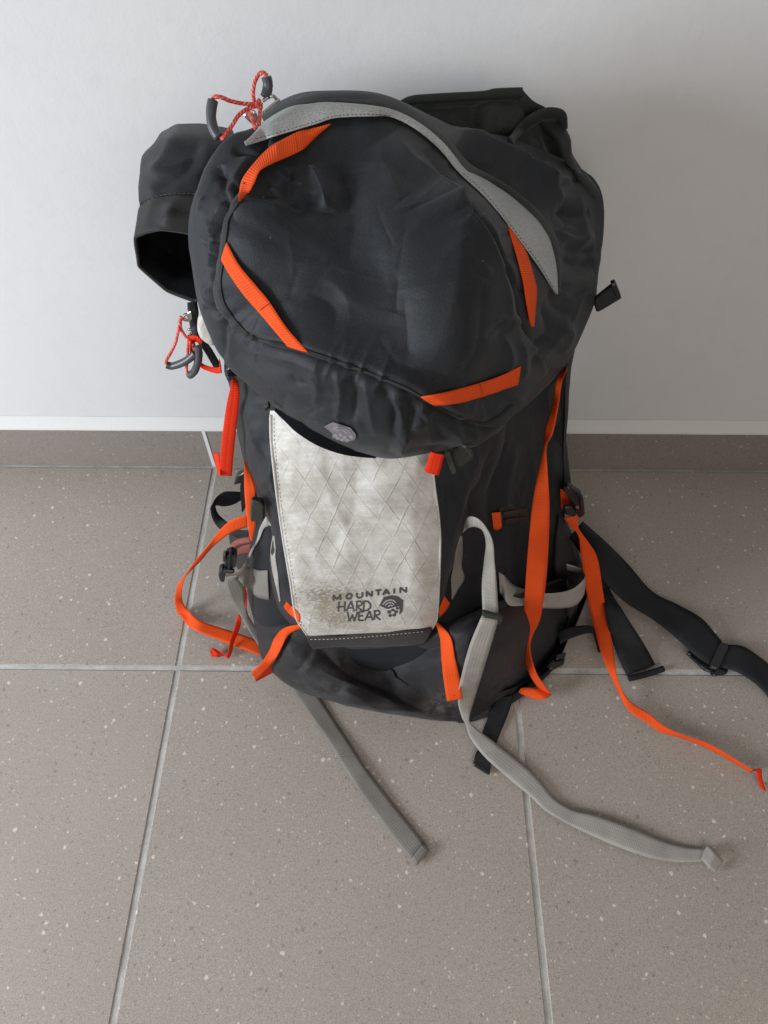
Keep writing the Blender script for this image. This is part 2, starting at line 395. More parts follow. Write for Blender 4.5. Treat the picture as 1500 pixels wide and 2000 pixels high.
def puff(name, outline, inner, mat, parent, back=.1, folds=(), center=None, n=300, m=80, sharp=6, nz=(0.003, 90, 0.0012, 34), crum=0.0, key=None, lam=1e-3, zmin=.003, aniso=(1, 1)):
    """a stuffed closed cloth volume: outline (rim) + interior depth points, creased, with a rounded back"""
    O = [(p[0], p[1], spec(*p)) for p in outline]; I = [(p[0], p[1], spec(*p)) for p in inner]
    f = tps(I, lam); o = resample(crom(O, 12, True), n, True)
    c = np.array(center if center else (np.mean(o[:, 0]), np.mean(o[:, 1])))
    s = np.sin(np.linspace(0, 1, m+1)[1:]*math.pi/2)
    S = s[:, None]; px = c[0]+(o[None, :, 0]-c[0])*S; py = c[1]+(o[None, :, 1]-c[1])*S
    wi = f(px, py); k = np.sqrt(np.clip(1-S**sharp, 0, 1)); w = o[None, :, 2]+(wi-o[None, :, 2])*k
    wc = float(f(np.array([c[0]]), np.array([c[1]]))[0])
    V = pt_w(px, py, w).reshape(-1, 3); V = np.vstack([V, pt_w(np.array([c[0]]), np.array([c[1]]), np.array([wc]))])
    ci = m*n; F = []; idx = np.arange(n); nx = (idx+1) % n
    quads = [np.stack([j*n+idx, j*n+nx, (j+1)*n+nx, (j+1)*n+idx], 1) for j in range(m-1)]
    Q = np.vstack(quads); T = np.stack([np.full(n, ci), nx, idx], 1)
    Nn = normals(V, np.vstack([Q, np.hstack([T, T[:, 2:]])]))
    view = CO-V; flip = np.sign((Nn*view).sum(1)); flip[flip == 0] = 1; Nn *= np.median(flip)
    P = np.append(px.ravel(), c[0]); Y = np.append(py.ravel(), c[1])
    fade = np.append(np.repeat(np.clip((1-s)/.06, 0.0, 1), n), 1.0)
    a1, s1, a2, s2 = nz
    seed = (abs(hash(name)) % 7)*0 + len(name)*13.7
    wx = P+18*vnoise(P/70+seed, Y/70); wy = Y+18*vnoise(P/70, Y/70+seed)
    d = a1*fbm(wx/s1*aniso[0]+seed, wy/s1*aniso[1], 2)+a2*fbm(wx/s2*aniso[0], wy/s2*aniso[1]+seed, 2)
    if crum: d += crum*(ridged(wx/60*aniso[0]+seed, wy/60*aniso[1])-.5)
    d = d*(.25+.75*fade)+fold_field(P, Y, folds)*(.3+.7*fade)
    V = V+Nn*d[:, None]
    # back
    mb = 14; sb = np.cos(np.linspace(0, 1, mb+1)[1:-1]*math.pi/2)[:, None]
    bx = c[0]+(o[None, :, 0]-c[0])*sb; by = c[1]+(o[None, :, 1]-c[1])*sb
    bw = np.maximum(o[None, :, 2]-back*np.sqrt(1-sb**4), .012)
    B = pt_w(bx, by, bw).reshape(-1, 3); b0 = len(V); nb = mb-1
    bc = pt_w(np.array([c[0]]), np.array([c[1]]), np.array([max(float(np.mean(o[:, 2]))-back, .012)]))
    V = np.vstack([V, B, bc]); rim = (m-1)*n
    BQ = [np.stack([rim+idx, rim+nx, b0+nx, b0+idx], 1)]+[np.stack([b0+j*n+idx, b0+j*n+nx, b0+(j+1)*n+nx, b0+(j+1)*n+idx], 1) for j in range(nb-1)]
    BT = np.stack([b0+(nb-1)*n+idx, b0+(nb-1)*n+nx, np.full(n, len(V)-1)], 1)
    V[:, 2] = np.maximum(V[:, 2], zmin); V[:, 1] = np.minimum(V[:, 1], -.006)
    F = Q.tolist()+T.tolist()+np.vstack(BQ).tolist()+BT.tolist()
    ob = build(name, V, F, mat, parent)
    reg(key or name, V, F)
    return ob

def ribbon(name, pts, mat, parent, keys=('lid',), th=.0016, n=10, wd=None, tw=1, lift=.002, across=5, cup=.0, smooth=5, curl=None):
    """flat webbing: rows (left px, left py, right px, right py, depth) ; depth 's' on the cloth (or ('s',lift)), >=0 from wall, <0 height"""
    E = crom([p[:4] for p in pts], n); m = len(E)
    modes = [p[4] for p in pts]
    def tfor(px, py, v):
        if v is None: return None
        if isinstance(v, (int, float)):
            P = pt_w(px, py, v) if v >= 0 else pt_z(px, py, -v); r = rays(px, py); return float((P-CO)[1]/r[1]) if v >= 0 else float((P-CO)[2]/r[2])
        l = v[1] if isinstance(v, tuple) else lift
        t = hit_t(px, py, keys)
        return None if t is None else t-l/np.linalg.norm(rays(px, py))
    def edge(ix, iy):
        ct = [tfor(p[ix], p[iy], p[4]) for p in pts]
        good = [i for i, v in enumerate(ct) if v is not None]
        if not good: print('NOHIT', name, pts[0]); ct = [tfor(p[ix], p[iy], .33) for p in pts]; good = list(range(len(pts)))
        ct = [v if v is not None else ct[min(good, key=lambda g: abs(g-i))] for i, v in enumerate(ct)]
        base = crom(np.array(ct)[:, None], n)[:, 0]
        for i in range(len(pts)-1):
            a, b = modes[i], modes[i+1]
            num = lambda q: isinstance(q, (int, float))
            if not num(a) and not num(b):
                la = a[1] if isinstance(a, tuple) else lift; lb = b[1] if isinstance(b, tuple) else lift
                for k in range(n):
                    t = tfor(E[i*n+k, ix], E[i*n+k, iy], ('s', la+(lb-la)*k/n))
                    if t is not None: base[i*n+k] = t
            elif num(a) and num(b) and a < 0 and b < 0:
                for k in range(n): base[i*n+k] = tfor(E[i*n+k, ix], E[i*n+k, iy], a+(b-a)*k/n)
        if smooth > 1:
            kk = np.ones(smooth)/smooth; bp = np.pad(base, smooth//2, mode='edge'); base = np.convolve(bp, kk, 'valid')
        return base
    tl, tr = edge(0, 1), edge(2, 3)
    rl, rr = rays(E[:, 0], E[:, 1]), rays(E[:, 2], E[:, 3])
    L = CO+rl*tl[:, None]; R = CO+rr*tr[:, None]
    if wd:
        p = np.linalg.norm(L-R, axis=1); ex = np.sqrt(np.clip(wd**2-p**2, 0, None))/2*tw
        kk = np.ones(7)/7; ex = np.convolve(np.pad(ex, 3, mode='edge'), kk, 'valid')
        L = L-rl/np.linalg.norm(rl, axis=1, keepdims=True)*ex[:, None]; R = R+rr/np.linalg.norm(rr, axis=1, keepdims=True)*ex[:, None]
    return strap_mesh(name, L, R, mat, parent, th, across, cup)
def strap_mesh(name, L, R, mat, parent, th=.0016, across=5, cup=0):
    m = len(L); C = (L+R)/2
    T = np.gradient(C, axis=0); Wd = R-L; Nn = np.cross(T, Wd); Nn /= np.linalg.norm(Nn, axis=1, keepdims=True)+1e-12
    v = CO-C; sg = np.sign((Nn*v).sum(1)); 
    if (sg < 0).mean() > .5: Nn = -Nn
    u = np.linspace(0, 1, across+1); top = []; bot = []
    s = np.concatenate([[0], np.cumsum(np.linalg.norm(np.diff(C, axis=0), axis=1))])
    V = []; UV = []
    wid = np.linalg.norm(Wd, axis=1).mean()
    for sd in (1, -1):
        for i in range(m):
            for q in u:
                V.append(L[i]+(R[i]-L[i])*q+Nn[i]*(sd*th/2*(1-.6*abs(2*q-1)**6)+cup*(1-(2*q-1)**2))); V[-1][2] = max(V[-1][2], .0012 if (sd*Nn[i][2] < 0) else .0012+th); UV.append((s[i], q*wid))
    V = np.array(V); a1 = across+1; F = []
    for sd in (0, 1):
        o = sd*m*a1
        for i in range(m-1):
            for q in range(across):
                f = [o+i*a1+q, o+i*a1+q+1, o+(i+1)*a1+q+1, o+(i+1)*a1+q]; F.append(f if sd == 0 else f[::-1])
    o = m*a1
    for i in range(m-1):
        F.append([i*a1, (i+1)*a1, o+(i+1)*a1, o+i*a1]); F.append([i*a1+across, o+i*a1+across, o+(i+1)*a1+across, (i+1)*a1+across])
    for q in range(across):
        F.append([q, o+q, o+q+1, q+1]); e = (m-1)*a1; F.append([e+q, e+q+1, o+e+q+1, o+e+q])
    return build(name, V, F, mat, parent, uv=UV)

def dep(px, py, v, keys=()):
    if isinstance(v, (int, float)): return pt_w(px, py, v) if v >= 0 else pt_z(px, py, -v)
    t = hit_t(px, py, keys); r = rays(px, py)
    if t is None: t = 1.0
    return CO+r*(t-v[1]/np.linalg.norm(r))
def tube_geo(P, rad, k=8):
    P = np.asarray(P); T = np.gradient(P, axis=0); T /= np.linalg.norm(T, axis=1, keepdims=True)+1e-12
    V = []; F = []; UV = []; up = np.array([.3, .2, .9]); s = 0
    for i in range(len(P)):
        a = np.cross(T[i], up); a /= np.linalg.norm(a)+1e-12; b = np.cross(T[i], a); up = -b if False else up
        if i: s += np.linalg.norm(P[i]-P[i-1])
        r = rad if np.isscalar(rad) else rad[i]
        for j in range(k):
            an = 6.28318*j/k; V.append(P[i]+r*(a*math.cos(an)+b*math.sin(an))); UV.append((s, r*an))
    for i in range(len(P)-1):
        for j in range(k): F.append([i*k+j, i*k+(j+1) % k, (i+1)*k+(j+1) % k, (i+1)*k+j])
    F.append(list(range(k))[::-1]); F.append([(len(P)-1)*k+j for j in range(k)])
    return np.array(V), F, UV
def cord(name, pts, rad, mat, parent, keys=(), n=8):
    P = crom([dep(*p, keys) for p in pts], n); V, F, UV = tube_geo(P, rad)
    return build(name, V, F, mat, parent, uv=UV)
def join(parts):
    V = []; F = []; o = 0
    for v, f in parts: V.append(np.asarray(v)); F += [[i+o for i in q] for q in f]; o += len(v)
    return np.vstack(V), F
def slab_geo(poly, v, th, bev=.0012, keys=()):
    """moulded plate: outline in pixels at a depth, thickness th away from the viewer, bevelled rim"""
    P = np.array([dep(x, y, v, keys) for x, y in poly]) if not (len(poly[0]) == 3) else np.array([dep(x, y, q, keys) for x, y, q in poly])
    P = resample3(P, 4); c = P.mean(0); n = len(P)
    nr = np.zeros(3)
    for i in range(n): nr += np.cross(P[i]-c, P[(i+1) % n]-c)
    nr /= np.linalg.norm(nr)+1e-12
    if nr @ (CO-c) < 0: nr = -nr
    ins = []
    for i in range(n):
        d = c-P[i]; l = np.linalg.norm(d); ins.append(P[i]+d/l*min(bev*1.6, l*.3))
    ins = np.array(ins)
    rings = [ins+nr*0, P-nr*bev, P-nr*(th-bev), ins-nr*th]
    V = np.vstack(rings+[c[None], (c-nr*th)[None]]); F = []
    for r in range(3):
        for i in range(n): F.append([r*n+i, (r+1)*n+i, (r+1)*n+(i+1) % n, r*n+(i+1) % n])
    for i in range(n): F.append([4*n, i, (i+1) % n]); F.append([4*n+1, 3*n+(i+1) % n, 3*n+i])
    return V, F
def resample3(P, k):
    out = []
    n = len(P)
    for i in range(n):                     # rounded corners
        a, b, c = P[i-1], P[i], P[(i+1) % n]
        for t in (.0, .33, .66, 1.0):
            p0 = b+(a-b)*.22; p2 = b+(c-b)*.22; out.append((1-t)**2*p0+2*t*(1-t)*b+t*t*p2)
    return np.array(out)
def slabs(name, lst, mat, parent, keys=()):
    V, F = join([slab_geo(p, v, th, bv, keys) for p, v, th, bv in lst])
    return build(name, V, F, mat, parent, smooth=False)
def strokes_geo(lines, width, keys, lift, step=2.0):
    V = []; F = []
    for ln in lines:
        wdt = width; P = np.array([q[:2] for q in ln], float)
        L = np.linalg.norm(np.diff(P, axis=0), axis=1).sum(); k = max(int(L/step), 2)
        Q = resample(P, k+1); T = np.gradient(Q, axis=0); T /= np.linalg.norm(T, axis=1, keepdims=True)+1e-9
        Nn = np.stack([-T[:, 1], T[:, 0]], 1)*wdt/2; b = len(V)
        for i in range(len(Q)):
            for sgn in (-1, 1):
                x, y = Q[i]+Nn[i]*sgn; V.append(dep(x, y, ('s', lift), keys))
        F += [[b+2*i, b+2*i+1, b+2*i+3, b+2*i+2] for i in range(len(Q)-1)]
    return np.array(V), F
def poly_geo(poly, keys, lift, res=3):
    P = np.array(poly, float); c = P.mean(0); O = resample(P, max(16, len(P)*4), True); V = []; F = []; n = len(O)
    for r in range(1, res+1):
        for q in O: x, y = c+(q-c)*r/res; V.append(dep(x, y, ('s', lift), keys))
    V.append(dep(c[0], c[1], ('s', lift), keys)); ci = len(V)-1
    for i in range(n): F.append([ci, i, (i+1) % n])
    for r in range(res-1):
        for i in range(n): F.append([r*n+i, (r+1)*n+i, (r+1)*n+(i+1) % n, r*n+(i+1) % n])
    return np.array(V), F
def dashes(name, line, mat, parent, keys, width=1.6, on=5, gap=4, lift=.0012, n=8):
    P = crom(line, n); L = np.linalg.norm(np.diff(P, axis=0), axis=1).sum(); Q = resample(P, int(L)+1); out = []
    i = 0
    while i+on < len(Q): out.append(Q[i:i+on+1:max(1, on//2)]); i += on+gap
    V, F = strokes_geo(out, width, keys, lift, 2.5); return build(name, V, F, mat, parent)

# ------------------------------------------------------------------ the setting: wall, skirting, tiled floor
def box_geo(x0, x1, y0, y1, z0, z1, bev=.0):
    """block with chamfered top and front rims"""
    V = []; F = []
    b = bev
    for z, i in ((z0, 0), (z1-b, 0), (z1, b)):
        V += [(x0+i, y0+i, z), (x1-i, y0+i, z), (x1-i, y1-i, z), (x0+i, y1-i, z)]
    for r in (0, 1):
        for i in range(4): F.append([r*4+i, r*4+(i+1) % 4, (r+1)*4+(i+1) % 4, (r+1)*4+i])
    F.append([8, 9, 10, 11]); F.append([3, 2, 1, 0]); return np.array(V, float), F
GX0 = float(pt_z(347, 1305, 0)[0]); GX1 = float(pt_z(1003, 1305, 0)[0]); PITCHX = GX1-GX0
GY = float(pt_z(347, 1305, 0)[1]); GAP = .0085
wall = tag(build('wall', *box_geo(-4, 4, .0, .15, 0, 2.8), M['wall'], smooth=False), kind='structure')
floor = tag(build('floor', *box_geo(-4, 4, -4.5, 0, -.05, -.0022), M['grout'], smooth=False), kind='structure')
SKY = -.011; SKH = .117
def place(name, geo, mat, parent, origin):
    V, F = geo; o = build(name, V-np.array(origin), F, mat, None, smooth=False); o.location = origin; o.parent = parent; return o
rows = [(GY+GAP/2, SKY-.0025)]
y = GY-GAP/2
for k in range(5): rows.append((y-.6+GAP, y)); y -= .6
for j, (ya, yb) in enumerate(rows):
    for i in range(-4, 5):
        xa = GX0+i*PITCHX+GAP/2; xb = xa+PITCHX-GAP
        dz = random.uniform(-.0004, .0004)
        place('tile', box_geo(xa, xb, ya, yb, -.012, dz, .0016), M['tile'], floor, (xa, ya, 0))
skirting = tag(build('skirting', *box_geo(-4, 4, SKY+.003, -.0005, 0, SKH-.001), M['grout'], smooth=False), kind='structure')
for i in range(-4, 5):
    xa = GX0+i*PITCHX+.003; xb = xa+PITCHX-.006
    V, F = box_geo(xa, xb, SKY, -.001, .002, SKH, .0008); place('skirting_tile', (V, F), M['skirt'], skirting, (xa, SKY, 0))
# joint between skirting tiles, filled proud with white grout
V, F = box_geo(GX0-.0035, GX0+.0035, SKY-.0012, -.002, .004, SKH, .0006); place('grout_joint', (V, F), M['ledge'], skirting, (GX0, SKY, 0))
prof = [(SKY-.001, SKH+.0005), (SKY-.001, SKH+.004), (SKY+.001, SKH+.007), (-.003, SKH+.024), (-.0006, SKH+.030)]
xs = np.linspace(-4, 4, 240); V = []; F = []
for x in xs:
    for k, (yy, zz) in enumerate(prof): V.append((x, yy+.0002*vnoise(np.array([x*14.0]), np.array([k*3.0]))[0], zz+.0005*vnoise(np.array([x*9.0]), np.array([k*5.0+1]))[0]))
k = len(prof)
for i in range(len(xs)-1):
    for q in range(k-1): F.append([i*k+q, (i+1)*k+q, (i+1)*k+q+1, i*k+q+1])
ledge = tag(build('plaster_ledge', V, F, M['ledge']), kind='structure')

# ------------------------------------------------------------------ the backpack
ROOTLOC = pt_z(800, 1240, 0.0)
ROOT = bpy.data.objects.new('backpack', None); COL.objects.link(ROOT); ROOT.location = ROOTLOC; ROOT.empty_display_size = .1
tag(ROOT, 'charcoal hiking backpack with orange straps and soiled white front panel leaning on the wall', 'backpack')

def creases(n, x0, x1, y0, y1, amp, wid, lo=40, hi=130, seed=1, bias=None):
    r = random.Random(seed); out = []
    for _ in range(n):
        x, y, l = r.uniform(x0, x1), r.uniform(y0, y1), r.uniform(lo, hi); a = (bias if bias is not None else r.uniform(0, 3.14))+r.gauss(0, .45)
        b = a+r.gauss(0, .35); m = (x+math.cos(a)*l/2, y+math.sin(a)*l/2)
        out.append(('f', [(x, y), m, (m[0]+math.cos(b)*l/2, m[1]+math.sin(b)*l/2)], r.choice((-1, 1))*amp*r.uniform(.5, 1), wid*r.uniform(.7, 1.4)))
    return out
# --- back panel / frame sheet behind everything
puff('back_panel', [(780, 205, .13), (850, 190, .12), (940, 180, .11), (1012, 176, .10), (1022, 182, .09), (1058, 214, .085), (1095, 234, .08), (1108, 255, .08), (1120, 300, .09), (1145, 345, .09), (1165, 420, .1), (1150, 560, .12), (1120, 700, .17), (1108, 850, .22), (1100, 1000, .27), (900, 1000, .27), (600, 900, .24), (520, 600, .18), (560, 330, .13)],
     [(820, 240, .16), (1000, 230, .14), (1080, 290, .13), (1140, 450, .14), (900, 500, .2), (800, 800, .27), (1060, 800, .24)], M['backm'], ROOT, back=.05,
     folds=[('v', [(815, 210), (900, 203), (1000, 196), (1018, 192)], -.004, 5), ('f', [(800, 203), (900, 192), (1015, 183)], .005, 9), ('f', [(880, 215), (910, 260)], .004, 16), ('f', [(1020, 190), (1005, 240), (990, 270)], .006, 12), ('f', [(930, 200), (925, 235), (935, 265)], -.006, 10), ('f', [(960, 200), (975, 240), (970, 265)], .006, 10), ('f', [(1060, 250), (1090, 300), (1120, 340)], -.008, 8), ('f', [(1040, 260), (1070, 310), (1090, 330)], .007, 9)], center=(860, 560), crum=.003)
# --- main body
puff('main_body', [(440, 690, .33), (450, 760, .33), (464, 850, .33), (479, 920, .33), (483, 985, .33), (490, 1055, .34), (482, 1110, .34), (488, 1180, .36), (520, 1260, -.05), (600, 1330, -.03), (800, 1375, -.03), (1000, 1345, -.03), (1085, 1280, -.03), (1112, 1190, -.02), (1106, 1100, .30), (1103, 1000, .275), (1101, 900, .25), (1104, 800, .225), (1108, 700, .20), (1130, 560, .17), (1050, 420, .2), (750, 330, .24), (500, 450, .30)],
     [(520, 900, .43), (520, 1100, .42), (600, 1000, .45), (720, 1000, .455), (850, 1000, .445), (920, 950, .42), (950, 1050, .405), (1000, 950, .35), (1000, 1100, .38), (1060, 950, .285), (1060, 1100, .33), (1050, 800, .26), (980, 800, .34), (850, 800, .41), (700, 780, .42), (520, 780, .40), (1000, 600, .26), (750, 550, .33), (540, 600, .36), (900, 1250, .48), (700, 1280, .49), (1050, 1220, .40)],
     M['side'], ROOT, back=.10, sharp=10, center=(780, 950), n=340, m=90,
     folds=[('f', [(1092, 760), (1088, 900), (1090, 1110)], -.006, 9), ('f', [(1000, 860), (985, 950), (978, 1040)], .006, 14), ('f', [(965, 900), (955, 980), (960, 1060)], -.007, 12), ('v', [(900, 1130), (960, 1110), (1000, 1116)], -.004, 5), ('f', [(1010, 1180), (1040, 1080), (1035, 1000)], .004, 18), ('s', [(1035, 1120), (1075, 1117), (1104, 1113)], .004, 10)]+creases(20, 930, 1090, 760, 1150, .003, 7, 50, 140, 41, 1.5),
     nz=(.004, 110, .0012, 40))
# --- base pouch
puff('base_panel', [(492, 1165, .35), (497, 1220, -.05), (515, 1290, -.012), (570, 1342, -.008), (640, 1369, -.006), (730, 1389, -.006), (820, 1404, -.006), (905, 1411, -.006), (955, 1398, -.006), (1010, 1368, -.006), (1060, 1330, -.008), (1095, 1285, -.01), (1118, 1215, -.015), (1130, 1165, -.02), (1112, 1130, .34), (1040, 1150, .40), (960, 1180, .44), (880, 1210, .47), (730, 1240, .47), (600, 1200, .45), (530, 1160, .42)],
     [(520, 1200, .43), (540, 1250, -.14), (570, 1300, -.11), (620, 1320, -.105), (700, 1352, -.09), (780, 1375, -.075), (640, 1270, .495), (720, 1290, .492), (740, 1330, .515), (800, 1290, .505), (860, 1300, .525), (830, 1350, .53), (900, 1340, .54), (900, 1380, .552), (960, 1280, .525), (960, 1340, .525), (1020, 1230, .46), (1030, 1300, .475), (1080, 1200, .39), (1080, 1260, .42), (960, 1220, .49)],
     M['basem'], ROOT, back=.14, sharp=8, center=(810, 1345), n=340, m=80,
     folds=[('f', [(575, 1245), (640, 1290), (700, 1325), (770, 1355), (835, 1392)], -.010, 13), ('f', [(560, 1265), (620, 1305), (690, 1340), (790, 1380)], .008, 16), ('f', [(700, 1302), (800, 1290), (880, 1262)], -.008, 11), ('f', [(700, 1320), (780, 1305), (870, 1285)], .005, 13),
            ('f', [(580, 1310), (600, 1290), (602, 1270)], -.006, 5), ('f', [(590, 1312), (612, 1292), (612, 1265)], .004, 6), ('f', [(925, 1240), (930, 1300), (925, 1380)], -.006, 12), ('f', [(950, 1400), (1010, 1350), (1060, 1300)], .004, 15), ('v', [(1112, 1150), (1070, 1165), (1000, 1180), (940, 1210)], -.004, 6), ('f', [(1060, 1200), (1075, 1260), (1060, 1310)], .004, 20), ('f', [(840, 1395), (870, 1378), (905, 1392)], -.005, 8), ('b', [(620, 1268), (730, 1300), (860, 1272)], -.012, 22)]+creases(22, 520, 1100, 1210, 1390, .0024, 6, 40, 120, 31, .5),
     nz=(.004, 90, .0012, 30), crum=.0012)
# --- front pocket (dark cloth that carries the white panel)
puff('front_pocket', [(452, 770, .37), (466, 850, .38), (484, 915, .40), (502, 967, .41), (527, 1022, .425), (531, 1060, .43), (527, 1100, .43), (536, 1165, .43), (560, 1215, .44), (610, 1258, .46), (720, 1275, .47), (830, 1262, .465), (868, 1215, .45), (880, 1165, .44), (890, 1110, .43), (905, 1045, .42), (930, 1000, .41), (955, 945, .39), (985, 850, .36), (970, 760, .36), (800, 700, .38), (560, 690, .38)],
     [(520, 850, .44), (560, 900, .46), (570, 1050, .48), (600, 1180, .50), (720, 850, .455), (720, 1000, .475), (720, 1100, .49), (720, 1200, .505), (840, 900, .45), (850, 1050, .475), (845, 1180, .495), (900, 900, .43), (890, 1000, .445), (940, 870, .41), (700, 740, .43)],
     M['shell'], ROOT, back=.04, sharp=7, center=(700, 1000), n=340, m=90,
     folds=[('f', [(500, 860), (520, 930), (545, 1000), (552, 1060)], -.006, 12), ('f', [(478, 800), (505, 900), (530, 980)], .005, 12), ('f', [(548, 1050), (552, 1110), (565, 1170)], -.006, 9), ('f', [(930, 870), (905, 960), (880, 1050), (875, 1120)], .006, 16), ('f', [(905, 880), (880, 960), (868, 1040)], -.006, 14), ('v', [(870, 950), (890, 1000), (872, 1040)], -.003, 6), ('f', [(958, 870), (940, 940), (915, 1005)], -.006, 10), ('f', [(885, 1100), (878, 1140), (868, 1170)], -.004, 8),
            ('f', [(545, 1120), (540, 1160), (560, 1200)], .004, 9), ('f', [(560, 1205), (575, 1190), (585, 1160)], -.004, 7), ('f', [(500, 880), (515, 940), (540, 1010)], -.005, 9), ('f', [(515, 870), (530, 930), (545, 980)], .005, 9), ('f', [(915, 900), (895, 970), (890, 1020)], .005, 9)]+creases(14, 460, 550, 800, 1180, .0025, 6, 40, 110, 21, 1.3)+creases(14, 865, 970, 850, 1150, .0025, 6, 40, 110, 22, 1.8),
     nz=(.003, 100, .0012, 36))

# --- white front panel: a grid laid on the pocket, bowed and lifted
def panel():
    left = resample(crom([(527, 803), (528, 860), (535, 930), (545, 1010), (556, 1080), (566, 1140), (574, 1195), (583, 1222)], 8), 120)
    right = resample(crom([(862, 800), (852, 850), (846, 890), (849, 940), (857, 1000), (861, 1050), (860, 1110), (858, 1160), (855, 1205), (850, 1222)], 8), 120)
    nu = 70; u = np.linspace(0, 1, nu+1); PX = left[:, None, 0]*(1-u)+right[:, None, 0]*u; PY = left[:, None, 1]*(1-u)+right[:, None, 1]*u
    rows2 = np.linspace(0, 1, 11)[1:]
    bl = np.stack([583+(600-583)*rows2**.8, 1222+(1243-1222)*rows2], 1); br = np.stack([850-(850-841)*rows2, 1222+(1231-1222)*rows2], 1)
    PX = np.vstack([PX, bl[:, None, 0]*(1-u)+br[:, None, 0]*u]); PY = np.vstack([PY, bl[:, None, 1]*(1-u)+br[:, None, 1]*u])
    m = len(PX); W0 = np.zeros_like(PX)
    for i in range(m):
        for j in range(nu+1):
            t = hit_t(PX[i, j], PY[i, j], ['front_pocket', 'main_body']); r = rays(PX[i, j], PY[i, j])
            W0[i, j] = -(CO+r*t)[1] if t else .45
    for _ in range(14):                                   # stiff laminate spans the small wrinkles
        W0[1:-1] = (W0[:-2]+W0[2:]+2*W0[1:-1])/4; W0[:, 1:-1] = (W0[:, :-2]+W0[:, 2:]+2*W0[:, 1:-1])/4
    W0 += .0055+.0008*fbm(PX/85, PY/85+3, 3)+.0008*(ridged(PX/50, PY/70)-.5)
    W0 += fold_field(PX, PY, [('f', [(600, 860), (640, 960), (700, 1090)], .003, 26), ('f', [(700, 900), (690, 1000), (640, 1080)], -.002, 18), ('f', [(800, 1000), (810, 1100), (790, 1180)], .002, 22), ('f', [(610, 1120), (640, 1170), (630, 1220)], -.002, 20)])
    V = pt_w(PX, PY, W0)
    back = V.copy(); back[..., 1] += .0018
    a = nu+1; n1 = m*a; F = []
    U = np.linspace(0, .2, a); sv = np.linspace(.36, 0, m)
    UV = np.stack(np.broadcast_arrays(U[None, :], sv[:, None]), -1).reshape(-1, 2)
    for i in range(m-1):
        for j in range(nu):
            F.append([i*a+j, (i+1)*a+j, (i+1)*a+j+1, i*a+j+1]); F.append([n1+i*a+j, n1+i*a+j+1, n1+(i+1)*a+j+1, n1+(i+1)*a+j])
        F.append([i*a, n1+i*a, n1+(i+1)*a, (i+1)*a]); F.append([i*a+nu, (i+1)*a+nu, n1+(i+1)*a+nu, n1+i*a+nu])
    for j in range(nu): e = (m-1)*a; F.append([e+j, n1+e+j, n1+e+j+1, e+j+1]); F.append([j, j+1, n1+j+1, n1+j])
    VV = np.vstack([V.reshape(-1, 3), back.reshape(-1, 3)])
    reg('white', VV, F)
    return build('white_panel', VV, F, M['panel'], ROOT, uv=np.vstack([UV, UV])), PX, PY
white, PPX, PPY = panel()
# rolled edge binding down both sides
for side in (0, -1):
    pts = [(PPX[i, side]+(1.5 if side == 0 else -1.5), PPY[i, side], ('s', .0006)) for i in range(2, len(PPX), 6)]
    cord('edge_binding', pts, .0016, M['lining'], white, ['white'], 3)
dashes('stitching', [(PPX[i, 0]+8, PPY[i, 0]) for i in range(4, len(PPX)-4, 8)], M['threadd'], white, ['white'], 1.0, 4, 4, .0006)
hem = ribbon('bottom_hem', [(598, 1241, 612, 1268, ('s', .003)), (650, 1243, 660, 1264, ('s', .004)), (730, 1237, 735, 1264, ('s', .005)), (800, 1230, 800, 1262, ('s', .005)), (845, 1226, 826, 1258, ('s', .004))], M['hemm'], white, ['white', 'front_pocket', 'base_panel'], .002, smooth=15, cup=.002)
reg('hem', [tuple(v.co+Vector(ROOTLOC)) for v in hem.data.vertices], [tuple(p.vertices) for p in hem.data.polygons])
dashes('hem_stitching', [(606, 1249), (660, 1248), (740, 1242), (834, 1233)], M['threadl'], hem, ['hem'], 1.3, 5, 3, .0008)

